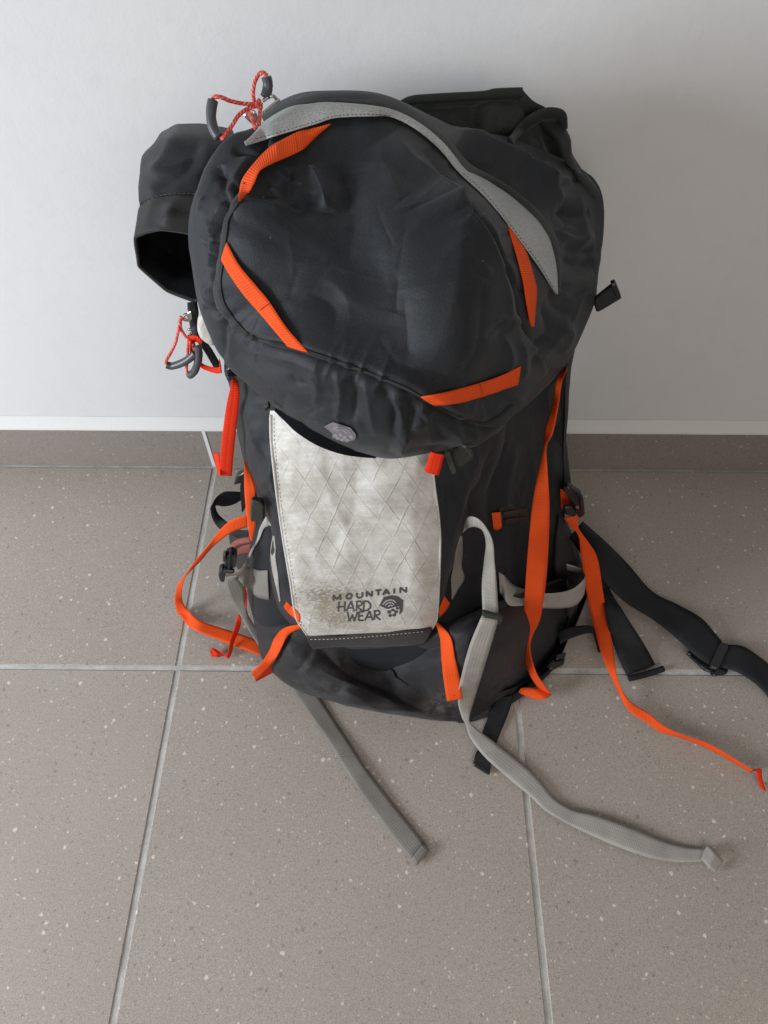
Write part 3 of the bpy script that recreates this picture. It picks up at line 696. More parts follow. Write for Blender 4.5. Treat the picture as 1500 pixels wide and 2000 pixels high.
# lettering and emblem printed on the white panel
def regobj(key, o):
    me = o.data; reg(key, [tuple(v.co+Vector(ROOTLOC)) for v in me.vertices], [tuple(p.vertices) for p in me.polygons])
def letters():
    G = {'M': [[(0, 1), (0, 0), (.5, .8), (1, 0), (1, 1)]], 'O': [[(.5, 0), (.1, .2), (0, .5), (.1, .8), (.5, 1), (.9, .8), (1, .5), (.9, .2), (.5, 0)]],
         'U': [[(0, 0), (0, .7), (.2, .97), (.5, 1), (.8, .97), (1, .7), (1, 0)]], 'N': [[(0, 1), (0, 0), (1, 1), (1, 0)]], 'T': [[(0, 0), (1, 0)], [(.5, 0), (.5, 1)]],
         'A': [[(0, 1), (.5, 0), (1, 1)], [(.2, .65), (.8, .65)]], 'I': [[(.5, 0), (.5, 1)]],
         'H': [[(.12, 0), (.05, .5), (0, 1)], [(.95, 0), (.9, .5), (.85, 1)], [(-.25, .58), (1.0, .45)]], 'R': [[(.1, 0), (.0, 1)], [(-.1, .08), (.6, 0), (.95, .2), (.8, .42), (.1, .52), (1.0, 1)]],
         'D': [[(.12, .02), (.02, 1)], [(-.1, .05), (.6, .05), (.95, .35), (.9, .7), (.5, .95), (-.1, 1)]], 'W': [[(0, 0), (.2, 1), (.52, .3), (.72, 1), (1.05, 0)]],
         'E': [[(.9, .03), (.12, .05), (.02, .95), (.85, .97)], [(.1, .5), (.75, .47)]], 'a': [[(-.05, 1), (.55, 0), (.95, 1)], [(.12, .68), (.85, .62)]]}
    out = []; big = []
    x0, y0, x1, y1 = 651.5, 1173.5, 793.5, 1156.8
    xs = [(505, 553), (594, 632), (668, 706), (735, 773), (797, 838), (848, 896), (920, 936), (970, 1012)]
    for ch, (a, b) in zip('MOUNTAIN', xs):
        A = 510+a/3.571; B = 510+b/3.571
        for ln in G[ch]:
            out.append([(A+(B-A)*u, (y0+(y1-y0)*((A+(B-A)*u)-x0)/(x1-x0))-10.4*(1-v)) for u, v in ln])
    for word, cx, base, slope, h in (('HaRD', [(538, 588), (596, 652), (664, 706), (712, 766)], 1481, -.03, 70), ('WEaR', [(602, 668), (678, 722), (726, 780), (788, 832)], 1552, -.05, 66)):
        for ch, (a, b) in zip(word, cx):
            for ln in G[ch]:
                big.append([(510+(a+(b-a)*u)/3.571, 780+(base+slope*(a-530)-h*(1-v))/3.571) for u, v in ln])
    g1 = strokes_geo(out, 3.9, ['white'], .0006, 1.5); g2 = strokes_geo(big, 3.5, ['white'], .0006, 1.5)
    V, F = join([g1, g2]); build('lettering', V, F, M['print'], white)
    c = lambda x, y: (510+x/3.571, 780+y/3.571)
    hexo = [c(823, 1437), c(858, 1380), c(905, 1366), c(950, 1372), c(992, 1403), c(990, 1440), c(935, 1448), c(880, 1464)]
    parts = [poly_geo(hexo, ['white'], .0007, 4), poly_geo([c(960, 1440), c(992, 1430), c(987, 1478), c(962, 1506), c(966, 1470)], ['white'], .0008, 2)]
    for (x, y, r) in ((893, 1483, 15), (918, 1470, 13), (940, 1482, 14), (900, 1508, 13), (928, 1504, 14), (950, 1458, 12)):
        parts.append(poly_geo([c(x+r*math.cos(a), y+r*.85*math.sin(a)) for a in np.linspace(0, 6.28, 8)[:-1]], ['white'], .0009, 1))
    V, F = join(parts); e = build('emblem', V, F, M['print'], white)
    arcs = [[c(848, 1432), c(875, 1405), c(915, 1400), c(940, 1418)], [c(865, 1437), c(885, 1420), c(910, 1418), c(928, 1432)], [c(885, 1446), c(900, 1436), c(918, 1440)]]
    V, F = strokes_geo([crom(a, 4) for a in arcs], 1.7, ['white'], .0012, 1.5); build('emblem_arcs', V, F, M['lining'], white)
letters()

# --- lid (top pocket)
seamL = [(1002, 790), (977, 813), (950, 827), (927, 827), (887, 813), (847, 792), (797, 762), (763, 747), (703, 723), (647, 703), (603, 688), (563, 677), (517, 667), (487, 657), (457, 627), (445, 610)]
seamS = [(520, 285), (492, 335), (467, 390), (445, 425), (440, 455), (433, 510), (428, 553), (434, 590), (445, 610)]
lid_folds = [('b', [(640, 330), (690, 440), (730, 560), (750, 620)], -.022, 105), ('b', [(880, 440), (900, 560), (890, 680)], .016, 60), ('b', [(560, 640), (680, 690), (800, 730)], .008, 50), ('b', [(500, 440), (490, 540)], .008, 50), ('v', seamL, -.008, 7), ('p', seamL, .0052, 30, 48), ('f', [(a+2, b-24) for a, b in seamL], .007, 20), ('f', [(a-2, b+24) for a, b in seamL], .005, 20),
    ('s', seamL, .006, 40), ('s', seamS[::-1], .011, 36), ('s', [(880, 400), (917, 455), (947, 490), (977, 540), (1000, 603), (1017, 640), (1037, 675)], .013, 40),
    ('v', seamS, -.012, 9), ('p', seamS, .0012, 26, 48), ('f', [(a-22, b) for a, b in seamS], .006, 18), ('f', [(a+24, b) for a, b in seamS], .005, 20),
    ('f', [(445, 612), (438, 650), (437, 690), (430, 720)], -.007, 9), ('f', [(458, 640), (450, 680), (446, 710)], .003, 10),
    ('f', [(880, 400), (917, 455), (947, 490), (977, 540), (1000, 603), (1017, 640), (1037, 675)], -.018, 9), ('f', [(870, 430), (925, 505), (960, 580), (985, 650)], .006, 24), ('f', [(930, 430), (985, 520), (1005, 580)], .006, 16),
    ('f', [(593, 300), (620, 340), (628, 385)], .014, 15), ('f', [(650, 285), (665, 330), (668, 380)], -.006, 14), ('f', [(600, 350), (590, 390), (560, 420)], -.005, 18), ('f', [(557, 315), (556, 345), (552, 375)], -.007, 9), ('f', [(525, 375), (545, 360), (550, 330)], .007, 12), ('f', [(500, 395), (540, 378), (575, 392)], -.006, 10), ('f', [(470, 420), (510, 405), (560, 400)], .006, 14),
    ('f', [(640, 260), (760, 300), (830, 380)], -.005, 30), ('f', [(770, 250), (800, 300), (850, 360), (870, 430)], .007, 20), ('f', [(740, 260), (760, 310), (790, 380)], .004, 18), ('f', [(830, 290), (880, 370), (905, 410)], -.005, 12),
    ('f', [(690, 300), (680, 420), (660, 520)], -.004, 40), ('f', [(620, 540), (660, 570), (680, 640)], .003, 25), ('f', [(600, 570), (640, 600), (655, 650)], -.003, 18),
    ('f', [(850, 400), (865, 520), (850, 640), (830, 720)], .012, 62), ('f', [(800, 400), (790, 520), (770, 620)], -.006, 40), ('f', [(900, 560), (905, 660), (890, 720)], -.004, 18), ('f', [(800, 560), (800, 660), (790, 720)], -.003, 20),
    ('f', [(960, 650), (985, 700), (975, 750)], .006, 16), ('f', [(1000, 660), (1015, 700), (1012, 740)], .004, 10),
    ('f', [(620, 700), (625, 745), (612, 800)], .003, 14), ('f', [(690, 728), (697, 770), (690, 820)], -.006, 11), ('f', [(662, 715), (668, 765), (660, 815)], .005, 12), ('f', [(716, 735), (722, 780), (735, 850)], .004, 11), ('f', [(743, 748), (770, 800), (768, 850)], -.007, 11), ('f', [(793, 768), (806, 805), (795, 850)], -.009, 10), ('f', [(776, 890), (790, 850), (822, 815)], .009, 12), ('f', [(765, 770), (785, 815), (778, 850)], .005, 9),
    ('f', [(843, 805), (850, 830), (862, 852)], -.006, 8), ('f', [(826, 800), (835, 830), (840, 868)], .004, 9), ('f', [(880, 826), (892, 850), (890, 870)], .004, 10), ('f', [(740, 890), (800, 878), (880, 866)], -.004, 12),
    ('s', [(1004, 786), (975, 815), (952, 836), (933, 866)], .010, 26), ('f', [(1000, 795), (955, 838), (936, 862)], .005, 8), ('f', [(985, 815), (960, 845)], .004, 10),
    ('f', [(880, 255), (963, 295), (1030, 330), (1075, 375), (1100, 410)], .017, 20), ('f', [(890, 290), (930, 315), (997, 372), (1050, 425)], -.024, 20), ('f', [(1085, 400), (1120, 420), (1150, 415)], -.006, 9), ('f', [(1090, 450), (1125, 470), (1160, 455)], .006, 9), ('f', [(1100, 480), (1130, 490), (1160, 485)], -.006, 9), ('f', [(930, 255), (1000, 300), (1060, 320)], -.006, 10), ('f', [(1040, 345), (1080, 360), (1120, 355)], .005, 10), ('f', [(1075, 560), (1090, 600), (1120, 620)], -.006, 11), ('v', [(1082, 372), (1110, 358), (1147, 341)], -.005, 5), ('f', [(1095, 390), (1110, 440), (1080, 470)], -.006, 12), ('f', [(1120, 440), (1100, 455), (1085, 445)], .006, 9), ('f', [(1130, 380), (1140, 440), (1130, 510)], .006, 14), ('f', [(1100, 500), (1130, 520), (1160, 510)], -.006, 10), ('f', [(1095, 560), (1140, 540), (1160, 530)], .006, 12), ('v', [(1100, 590), (1140, 570), (1165, 562)], -.003, 4),
    ('f', [(1060, 590), (1075, 640), (1050, 690)], -.008, 14), ('f', [(1090, 640), (1110, 655), (1095, 690)], .008, 14), ('f', [(1040, 700), (1075, 680), (1110, 610)], .006, 14), ('f', [(1030, 720), (1040, 690), (1075, 660)], -.006, 12),
    ('f', [(417, 300), (393, 380), (378, 455)], .006, 16), ('f', [(433, 325), (440, 370), (452, 400)], -.007, 10), ('f', [(412, 440), (402, 500), (405, 560)], -.005, 14), ('f', [(432, 440), (418, 480), (414, 520)], .004, 8), ('f', [(400, 600), (415, 606), (432, 618)], -.006, 7), ('f', [(395, 560), (415, 585), (425, 600)], .003, 9),
    ('f', [(470, 690), (520, 740), (600, 790)], .003, 24), ('f', [(480, 660), (540, 710), (600, 730)], -.003, 18), ('f', [(455, 300), (480, 295), (500, 300)], -.006, 8)]
lid_folds += creases(12, 460, 960, 290, 700, .0015, 8, seed=3)+creases(20, 480, 980, 720, 860, .0026, 6, 35, 90, 5, 1.5)+creases(22, 900, 1160, 290, 640, .0034, 7, 40, 110, 8)+creases(12, 385, 440, 330, 600, .003, 6, 30, 80, 9, 1.2)
lid = puff('lid', [(515, 236, .27), (548, 205, .255), (590, 186, .25), (650, 178, .245), (720, 180, .24), (780, 196, .22), (840, 225, .20), (900, 252, .18), (985, 268, .15), (1060, 295, .13), (1135, 330, .11), (1168, 360, .11), (1180, 405, .12), (1178, 470, .14), (1170, 530, .17), (1162, 590, .2), (1138, 650, .235), (1105, 712, .275), (1058, 765, .33), (1000, 815, .385), (940, 862, .425), (860, 880, .45), (772, 896, .47), (720, 888, .465), (660, 868, .455), (600, 836, .445), (540, 797, .43), (485, 752, .42), (440, 710, .40), (412, 660, .385), (390, 600, .37), (374, 520, .36), (367, 455, .345), (380, 390, .335), (402, 335, .325), (425, 290, .315), (455, 262, .305), (485, 252, .295)],
    [(480, 300, .335), (430, 400, .375), (415, 500, .395), (430, 600, .415), (490, 330, .35), (500, 450, .405), (480, 560, .425), (520, 630, .445), (560, 330, .36), (620, 250, .32), (700, 240, .315), (680, 350, .38), (700, 450, .425), (650, 560, .455), (620, 660, .475), (740, 700, .495), (780, 600, .48), (800, 450, .425), (780, 320, .355), (860, 340, .34), (880, 450, .395), (900, 560, .44), (930, 660, .455), (900, 770, .49), (850, 740, .495), (960, 560, .405), (1000, 640, .405), (980, 740, .435), (1030, 700, .395), (1060, 620, .345), (960, 420, .36), (1020, 480, .335), (1060, 540, .325), (930, 300, .26), (1000, 350, .245), (1060, 400, .235), (1100, 480, .25), (1120, 560, .26), (1100, 640, .30), (1130, 400, .18), (1150, 470, .19), (1050, 330, .19),
     (560, 730, .475), (640, 780, .495), (720, 830, .51), (780, 850, .52), (850, 830, .505), (920, 830, .47), (480, 690, .435)],
    M['lidmat'], ROOT, back=.10, sharp=9, folds=lid_folds, center=(745, 520), n=560, m=170, nz=(.0022, 150, .0006, 44), lam=2e-3)
LK = ['lid']
def seam(name, line, wpx, mat, parent, keys=LK, lift=.0008, n=8):
    V, F = strokes_geo([crom(line, n)], wpx, keys, lift, 3.0); return build(name, V, F, mat, parent)
seam('seam', seamL, 6.0, M['thread'], lid, lift=.0018)
seam('seam', seamS[2:], 5.5, M['thread'], lid, lift=.0018)

# zipper: dark binding above, pale rain flap below
ribbon('zip_binding', [(512, 226, 520, 248, ('s', .003)), (545, 200, 555, 222, ('s', .004)), (590, 182, 600, 210, ('s', .004)), (650, 178, 655, 206, ('s', .004)), (720, 180, 722, 212, ('s', .004)), (775, 195, 765, 224, ('s', .004)), (826, 226, 808, 250, ('s', .004)), (872, 268, 858, 288, ('s', .004)), (915, 318, 900, 336, ('s', .003)), (965, 346, 950, 365, ('s', .003)), (1010, 376, 990, 395, ('s', .003)), (1052, 412, 1032, 432, ('s', .003)), (1088, 468, 1068, 480, ('s', .003)), (1096, 525, 1080, 530, ('s', .003)), (1090, 572, 1083, 573, ('s', .003))], M['binding'], lid, LK, .003, cup=.002, smooth=9)
flap = ribbon('zip_flap', [(478, 281, 480, 285, ('s', .004)), (498, 258, 512, 275, ('s', .006)), (517, 237, 533, 267, ('s', .008)), (563, 210, 580, 253, ('s', .009)), (605, 203, 620, 241, ('s', .009)), (647, 200, 657, 230, ('s', .009)), (730, 208, 728, 227, ('s', .008)), (773, 220, 766, 229, ('s', .007)), (817, 243, 813, 253, ('s', .007)), (863, 280, 859, 292, ('s', .007)), (903, 327, 896, 336, ('s', .007)), (957, 357, 940, 377, ('s', .008)), (997, 383, 975, 416, ('s', .009)), (1040, 420, 1007, 458, ('s', .009)), (1066, 453, 1033, 494, ('s', .009)), (1079, 484, 1050, 518, ('s', .008)), (1087, 528, 1066, 543, ('s', .006)), (1086, 572, 1083, 573, ('s', .003))], M['flap'], lid, LK, .0018, n=12, cup=.003, smooth=9, across=8)
me = flap.data; reg('flap', [tuple(v.co+Vector(ROOTLOC)) for v in me.vertices], [tuple(p.vertices) for p in me.polygons])
dashes('flap_stitching', [(500, 271), (533, 262), (580, 248), (620, 237), (657, 226), (730, 224), (768, 227)], M['hemm'], flap, ['flap'], 1.3, 5, 3, .0008)
dashes('flap_stitching', [(905, 338), (945, 374), (980, 416), (1010, 456), (1037, 492), (1055, 518), (1080, 562)], M['hemm'], flap, ['flap'], 1.3, 5, 3, .0008)

# four orange loops sewn across the lid corners
ribbon('lid_strap', [(645, 242, 622, 262, ('s', .002)), (605, 252, 600, 285, ('s', .006)), (583, 257, 588, 294, ('s', .009)), (553, 272, 556, 309, ('s', .011)), (527, 287, 532, 319, ('s', .012)), (497, 318, 508, 333, ('s', .012)), (474, 349, 497, 356, ('s', .009)), (467, 378, 484, 379, ('s', .005)), (467, 392, 470, 394, ('s', .001))], M['orange'], lid, LK, wd=.017, tw=1, smooth=11)
ribbon('lid_strap', [(432, 508, 443, 473, ('s', .001)), (448, 536, 466, 516, ('s', .005)), (475, 575, 502, 560, ('s', .007)), (503, 607, 525, 588, ('s', .008)), (535, 645, 560, 640, ('s', .006)), (562, 677, 603, 689, ('s', .0015))], M['orange'], lid, LK, smooth=11)
ribbon('lid_strap', [(822, 775, 850, 793, ('s', .005)), (855, 769, 878, 790, ('s', .007)), (893, 760, 908, 785, ('s', .006)), (947, 745, 958, 770, ('s', .007)), (985, 731, 990, 759, ('s', .006)), (1017, 715, 1011, 752, ('s', .002))], M['orange'], lid, LK, smooth=11)
ribbon('lid_strap', [(989, 436, 992, 440, ('s', .001)), (1000, 470, 1014, 468, ('s', .004)), (1008, 496, 1030, 497, ('s', .007)), (1020, 543, 1044, 543, ('s', .009)), (1026, 580, 1049, 568, ('s', .009)), (1032, 615, 1046, 608, ('s', .006)), (1037, 638, 1043, 637, ('s', .002))], M['orange'], lid, LK, wd=.017, tw=-1, smooth=11)
def barsew(pts, parent):                     # bar tack ridges across the loops
    cord('bar_tack', pts, .0012, M['red'], parent, LK+['x'], 4)
for s in ((503, 607, 524, 590), (939, 747, 944, 773), (578, 265, 584, 292)):
    V, F = strokes_geo([[(s[0], s[1]), (s[2], s[3])]], 3.0, LK, .0125, 3); build('bar_tack', V, F, M['orange'], lid)

# emblem on the lid lip
c3 = lambda x, y: (330+x/3, 560+y/3)
V1 = poly_geo([c3(908, 820), c3(958, 793), c3(1062, 826), c3(1096, 866), c3(1092, 896), c3(1040, 912), c3(955, 885), c3(960, 862)], LK, .004, 7)
em = build('lid_emblem', *V1, M['mauve'], lid)
V2, F2 = strokes_geo([crom(a, 4) for a in ([c3(960, 835), c3(1000, 822), c3(1040, 838), c3(1060, 855)], [c3(978, 845), c3(1010, 836), c3(1042, 856)])], 2.0, LK, .0052, 2)
pp = [(V2, F2)]
for (x, y) in ((975, 872), (1005, 868), (1030, 882), (990, 888), (1015, 897), (1045, 898), (1068, 880)):
    pp.append(poly_geo([c3(x+12*math.cos(a), y+9*math.sin(a)) for a in np.linspace(0, 6.28, 9)[:-1]], LK, .0054, 2))
build('emblem_relief', *join(pp), M['mauvel'], em)

# --- padded loop and piping at the top of the back panel
BK = ['back_panel', 'lid']
ribbon('haul_loop', [(990, 276, 1002, 282, ('s', .004)), (1008, 250, 1018, 262, .135), (1030, 229, 1038, 244, .13), (1062, 213, 1064, 230, .125), (1090, 213, 1085, 228, .122), (1105, 224, 1092, 236, .12), (1107, 252, 1095, 254, .115)], M['backm'], ROOT, BK, th=.006, cup=.003, wd=.024, tw=1)
ribbon('top_binding', [(772, 204, 782, 216, .145), (800, 188, 808, 206, .138), (850, 183, 855, 202, .132), (940, 178, 945, 196, .124), (968, 173, 970, 195, .122), (1016, 171, 1014, 192, .118), (1019, 172, 1017, 194, .118)], M['binding'], ROOT, BK, th=.005, cup=.002)
ribbon('corner_flap', [(1019, 173, 1000, 240, .117), (1040, 196, 1015, 232, .115), (1064, 209, 1040, 226, .11)], M['backm'], ROOT, BK, th=.003, cup=.002, smooth=1)
ribbon('shoulder_strap', [(1052, 232, 1100, 262, .105), (1075, 262, 1112, 290, .125), (1098, 300, 1130, 330, .125), (1120, 335, 1148, 345, .125), (1138, 365, 1172, 378, .12)], M['backm'], ROOT, BK, .012, cup=.006)
slabs('strap_tab', [([(1158, 588), (1197, 557), (1203, 556), (1213, 582), (1208, 588), (1166, 613)], .205, .007, .0015), ([(1193, 557), (1203, 553), (1215, 583), (1207, 589)], .208, .010, .0015)], M['plastic'], ROOT)

# --- left side sleeve: an open-mouthed cloth tube pointing forward
def sleeve():
    rings = [[(300, 290, .13), (312, 262, .13), (342, 243, .13), (400, 240, .13), (455, 252, .13), (470, 320, .13), (440, 400, .13), (370, 400, .13), (315, 350, .13)],
             [(277, 302, .18), (300, 282, .19), (345, 262, .20), (405, 262, .20), (455, 275, .20), (465, 350, .19), (440, 430, .18), (370, 450, .17), (300, 400, .17)],
             [(272, 345, .22), (300, 325, .235), (345, 310, .24), (400, 312, .245), (445, 325, .24), (455, 390, .23), (430, 480, .22), (360, 490, .21), (292, 440, .21)],
             [(266, 395, .255), (297, 381, .27), (345, 374, .275), (395, 376, .275), (435, 385, .27), (445, 430, .26), (420, 520, .25), (350, 520, .245), (284, 475, .245)],
             [(262, 440, .285), (285, 424, .295), (330, 415, .305), (385, 420, .305), (425, 430, .30), (435, 480, .29), (410, 560, .275), (345, 545, .27), (275, 500, .27)],
             [(261, 462, .295), (280, 452, .305), (312, 446, .315), (370, 455, .315), (405, 470, .31), (415, 530, .30), (384, 592, .285), (325, 571, .28), (267, 521, .28)]]
    n = 90; K = [resample(np.array(r, float), 90, True) for r in rings]; K = [(np.roll(k, 1, 0)+2*k+np.roll(k, -1, 0))/4 for k in K]; R = crom(np.array([k.ravel() for k in K]), 9); R = [r.reshape(-1, 3) for r in R]
    m = len(R); n = len(R[0]); P = np.array(R); px, py = P[..., 0], P[..., 1]
    V = pt_w(px, py, P[..., 2]); C = V.mean(1, keepdims=True); d = V-C; d /= np.linalg.norm(d, axis=-1, keepdims=True)
    disp = .0015*fbm(px/60, py/60, 2)+fold_field(px, py, [('f', [(340, 260), (320, 310), (295, 350)], .006, 14), ('f', [(390, 270), (370, 320), (300, 370)], -.006, 14), ('f', [(300, 345), (340, 330), (400, 290)], .004, 12), ('f', [(395, 330), (410, 360), (400, 400)], -.005, 12), ('v', [(262, 402), (296, 383), (345, 377), (395, 379)], -.003, 4), ('f', [(320, 440), (340, 400)], .004, 14)])
    V = V+d*disp[..., None]; cut = 27
    def tube(i0, i1, name, mat):
        S = V[i0:i1]; D = d[i0:i1]; inn = S-D*.003; k = i1-i0; VV = np.vstack([S.reshape(-1, 3), inn.reshape(-1, 3)]); o = k*n; F = []
        for i in range(k-1):
            for j in range(n):
                q = [i*n+j, (i+1)*n+j, (i+1)*n+(j+1) % n, i*n+(j+1) % n]; F.append(q); F.append([o+x for x in q[::-1]])
        LV.extend((inn-D*.0015)[:k-(1 if i1 == m else 0)].reshape(-1, 3).tolist())
        for j in range(n): e = (k-1)*n; F.append([e+j, o+e+j, o+e+(j+1) % n, e+(j+1) % n]); F.append([j, (j+1) % n, o+(j+1) % n, o+j])
        reg(name, VV, F); return build(name, VV, F, mat, ROOT)
    LV = []
    a = tube(0, cut+2, 'side_sleeve', M['shell']); b = tube(cut, m, 'sleeve_hem', M['sleeveh'])
    k = len(LV)//n; F = [[i*n+j, i*n+(j+1) % n, (i+1)*n+(j+1) % n, (i+1)*n+j] for i in range(k-1) if i != cut+1 for j in range(n)]
    build('sleeve_inner_shade', LV, F, M['dark'], a)  # near-black inner skin, paints the deep shade inside the mouth
    dashes('hem_stitching', [(272, 404), (297, 387), (320, 381), (345, 378), (385, 379)], M['threadd'], b, ['sleeve_hem', 'side_sleeve'], 1.3, 6, 3, .0012)
sleeve()

# --- pale lining peeking out, left under the lid
puff('lining_patch', [(388, 618, .33), (386, 640, .33), (392, 660, .33), (408, 672, .33), (420, 670, .33), (415, 630, .33), (400, 610, .33)], [(400, 640, .345), (408, 655, .345), (398, 625, .345)], M['lining'], ROOT, back=.02, n=60, m=16, nz=(.001, 40, .0004, 16))
ribbon('side_trim', [(366, 592, 385, 590, .30), (367, 610, 388, 612, .31), (372, 640, 386, 632, .31), (382, 662, 392, 655, .32), (402, 690, 412, 680, .33), (425, 730, 432, 715, .335)], M['shell'], ROOT, th=.004)

# --- zipper pulls
def zip_pull(name, cordlines, tubes, rings, slider, lab=None):
    e = None
    V, F = join([slab_geo(p, v, .004, .0008) for p, v in slider]); e = build(name, V, F, M['metal'], ROOT, smooth=False)
    for ln in cordlines: cord('cord', ln, .0018, M['cord'], e)
    for ln in tubes: cord('grip_tube', ln, .0046, M['tubing'], e)
    for ln in rings: cord('ring', ln, .0016, M['metal'], e)
c7 = lambda x, y, w: (390+x/8.333, 130+y/8.333, w)
zip_pull('zipper_pull', [[c7(960, 640, .30), c7(900, 600, .30), c7(870, 450, .295), c7(890, 280, .29), c7(960, 130, .285), c7(1040, 100, .285), c7(1095, 150, .285)],
     [c7(930, 610, .305), c7(720, 605, .31), c7(500, 560, .315), c7(350, 500, .32), c7(235, 495, .32), c7(215, 540, .32)],
     [c7(940, 640, .305), c7(800, 680, .31), c7(640, 790, .32), c7(520, 970, .33), c7(400, 1130, .34), c7(350, 1170, .34)],
     [c7(770, 740, .315), c7(830, 790, .32), c7(880, 920, .325), c7(910, 1010, .33)], [c7(970, 560, .305), c7(985, 700, .31), c7(975, 850, .32), c7(960, 950, .325)], [c7(975, 540, .305), c7(930, 620, .31), c7(990, 680, .31), c7(1000, 600, .305)]],
    [[c7(1085, 170, .285), c7(1110, 280, .286), c7(1100, 380, .288), c7(1065, 490, .292)], [c7(215, 550, .32), c7(190, 700, .325), c7(190, 870, .33), c7(230, 1020, .335), c7(310, 1150, .34)]],
    [[c7(1030, 560, .295), c7(1110, 500, .292), c7(1200, 480, .29), c7(1260, 540, .288)], [c7(1040, 750, .305), c7(1120, 690, .30), c7(1220, 600, .293), c7(1290, 540, .288)]],
    [([c7(700, 800, 0)[:2], c7(780, 720, 0)[:2], c7(900, 740, 0)[:2], c7(960, 900, 0)[:2], c7(860, 960, 0)[:2]], .31)])
c6 = lambda x, y, w: (310+x/9.375, 580+y/9.375, w)
zip_pull('zipper_pull', [[c6(480, 420, .315), c6(400, 400, .32), c6(370, 560, .325), c6(310, 830, .33), c6(220, 1020, .335), c6(140, 1160, .34), c6(130, 1220, .34)],
     [c6(410, 360, .32), c6(400, 560, .322), c6(490, 720, .33), c6(600, 850, .335), c6(660, 990, .34)],
     [c6(550, 700, .325), c6(535, 900, .33), c6(525, 1150, .335), c6(510, 1320, .34), c6(545, 1430, .34)], [c6(590, 690, .325), c6(640, 850, .33), c6(660, 960, .335)]],
    [[c6(140, 1240, .34), c6(250, 1265, .34), c6(420, 1210, .342), c6(560, 1130, .343), c6(670, 1030, .342)], [c6(560, 1435, .34), c6(640, 1380, .342), c6(710, 1220, .344), c6(735, 1020, .343), c6(690, 900, .34)]],
    [[c6(450, 350, .318), c6(510, 320, .316), c6(560, 400, .315), c6(520, 430, .315), c6(460, 390, .317)], [c6(545, 600, .325), c6(590, 590, .322), c6(610, 640, .322), c6(570, 690, .325)]],
    [([c6(520, 290, 0)[:2], c6(590, 260, 0)[:2], c6(610, 420, 0)[:2], c6(560, 480, 0)[:2]], .317)])
ribbon('zip_tab', [(368, 656, 372, 668, .33), (384, 656, 386, 668, .335), (396, 664, 394, 672, .335)], M['red'], ROOT, th=.002)
ribbon('side_strap', [(372, 664, 378, 664, .335), (371, 690, 378, 688, .338), (378, 703, 384, 697, .34), (392, 718, 396, 710, .345), (409, 726, 412, 716, .35), (422, 729, 430, 716, .355), (433, 729, 428, 700, .36)], M['red'], ROOT, wd=.011, tw=1)

# --- hip belt wings
puff('hip_belt', [(1092, 1000, .27), (1112, 1030, .27), (1128, 1070, .27), (1140, 1120, .28), (1143, 1160, .29), (1132, 1205, -.02), (1110, 1240, -.01), (1085, 1220, .34), (1080, 1100, .3)], [(1110, 1080, .30), (1120, 1130, .31), (1118, 1180, .335), (1100, 1150, .33), (1100, 1210, .36)], M['hemm'], ROOT, back=.04, n=120, m=30, nz=(.002, 50, .001, 20), folds=[('f', [(1105, 1040), (1125, 1100), (1128, 1160)], .003, 9)])
puff('hip_belt', [(448, 1040, .25), (470, 1035, .25), (492, 1040, .27), (500, 1080, .29), (500, 1150, .3), (470, 1120, .27), (455, 1090, .25)], [(470, 1060, .28), (485, 1080, .30), (480, 1100, .3)], M['hemm'], ROOT, back=.03, n=100, m=24, nz=(.001, 40, .001, 20))
cord('belt_webbing_loop', [(452, 1078, .31), (458, 1064, .315), (475, 1056, .32), (492, 1054, .325)], .006, M['salmon'], ROOT)
ribbon('belt_webbing', [(454, 1078, 458, 1088, .31), (470, 1068, 474, 1082, .318), (490, 1062, 492, 1080, .325)], M['salmon'], ROOT, th=.003)

# --- side compression straps and buckles, left
PK = ['front_pocket', 'main_body', 'base_panel', 'white']
ribbon('compression_strap', [(477, 900, 480, 904, .40), (477, 945, 497, 945, .425), (479, 980, 502, 978, .435), (483, 1020, 500, 1020, .438), (489, 1056, 493, 1056, .43)], M['orange'], ROOT, PK)
ribbon('lid_webbing', [(452, 738, 464, 742, .385), (449, 762, 468, 760, .40), (443, 787, 467, 790, .41), (436, 835, 462, 835, .415), (431, 880, 457, 880, .415), (427, 928, 453, 929, .41)], M['red'], ROOT, LK)
ribbon('lid_webbing_end', [(427, 929, 431, 929, .412), (421, 905, 429, 908, .405), (416, 884, 428, 886, .40)], M['red'], ROOT, LK, wd=.016, tw=-1)
slabs('lid_webbing_slider', [([(440, 722), (452, 716), (460, 742), (448, 748)], .385, .006, .001), ([(442, 736), (462, 736), (460, 742), (444, 744)], .392, .005, .001)], M['plastic'], ROOT)
ribbon('belt_strap', [(470, 961, 472, 976, .27), (455, 960, 456, 985, .275), (437, 961, 438, 989, .28), (424, 970, 424, 987, .285), (415, 984, 421, 990, .29), (411, 996, 426, 1003, .29), (417, 1018, 437, 1014, .29), (432, 1035, 452, 1026, .30), (455, 1046, 470, 1036, .31), (480, 1058, 486, 1040, .32)], M['black'], ROOT, th=.0018, wd=.022, tw=1)
slabs('belt_buckle', [([(456, 948), (462, 930), (480, 922), (482, 950), (470, 945)], .29, .01, .0015), ([(468, 945), (482, 938), (484, 985), (472, 1005)], .285, .006, .001)], M['plastic'], ROOT)
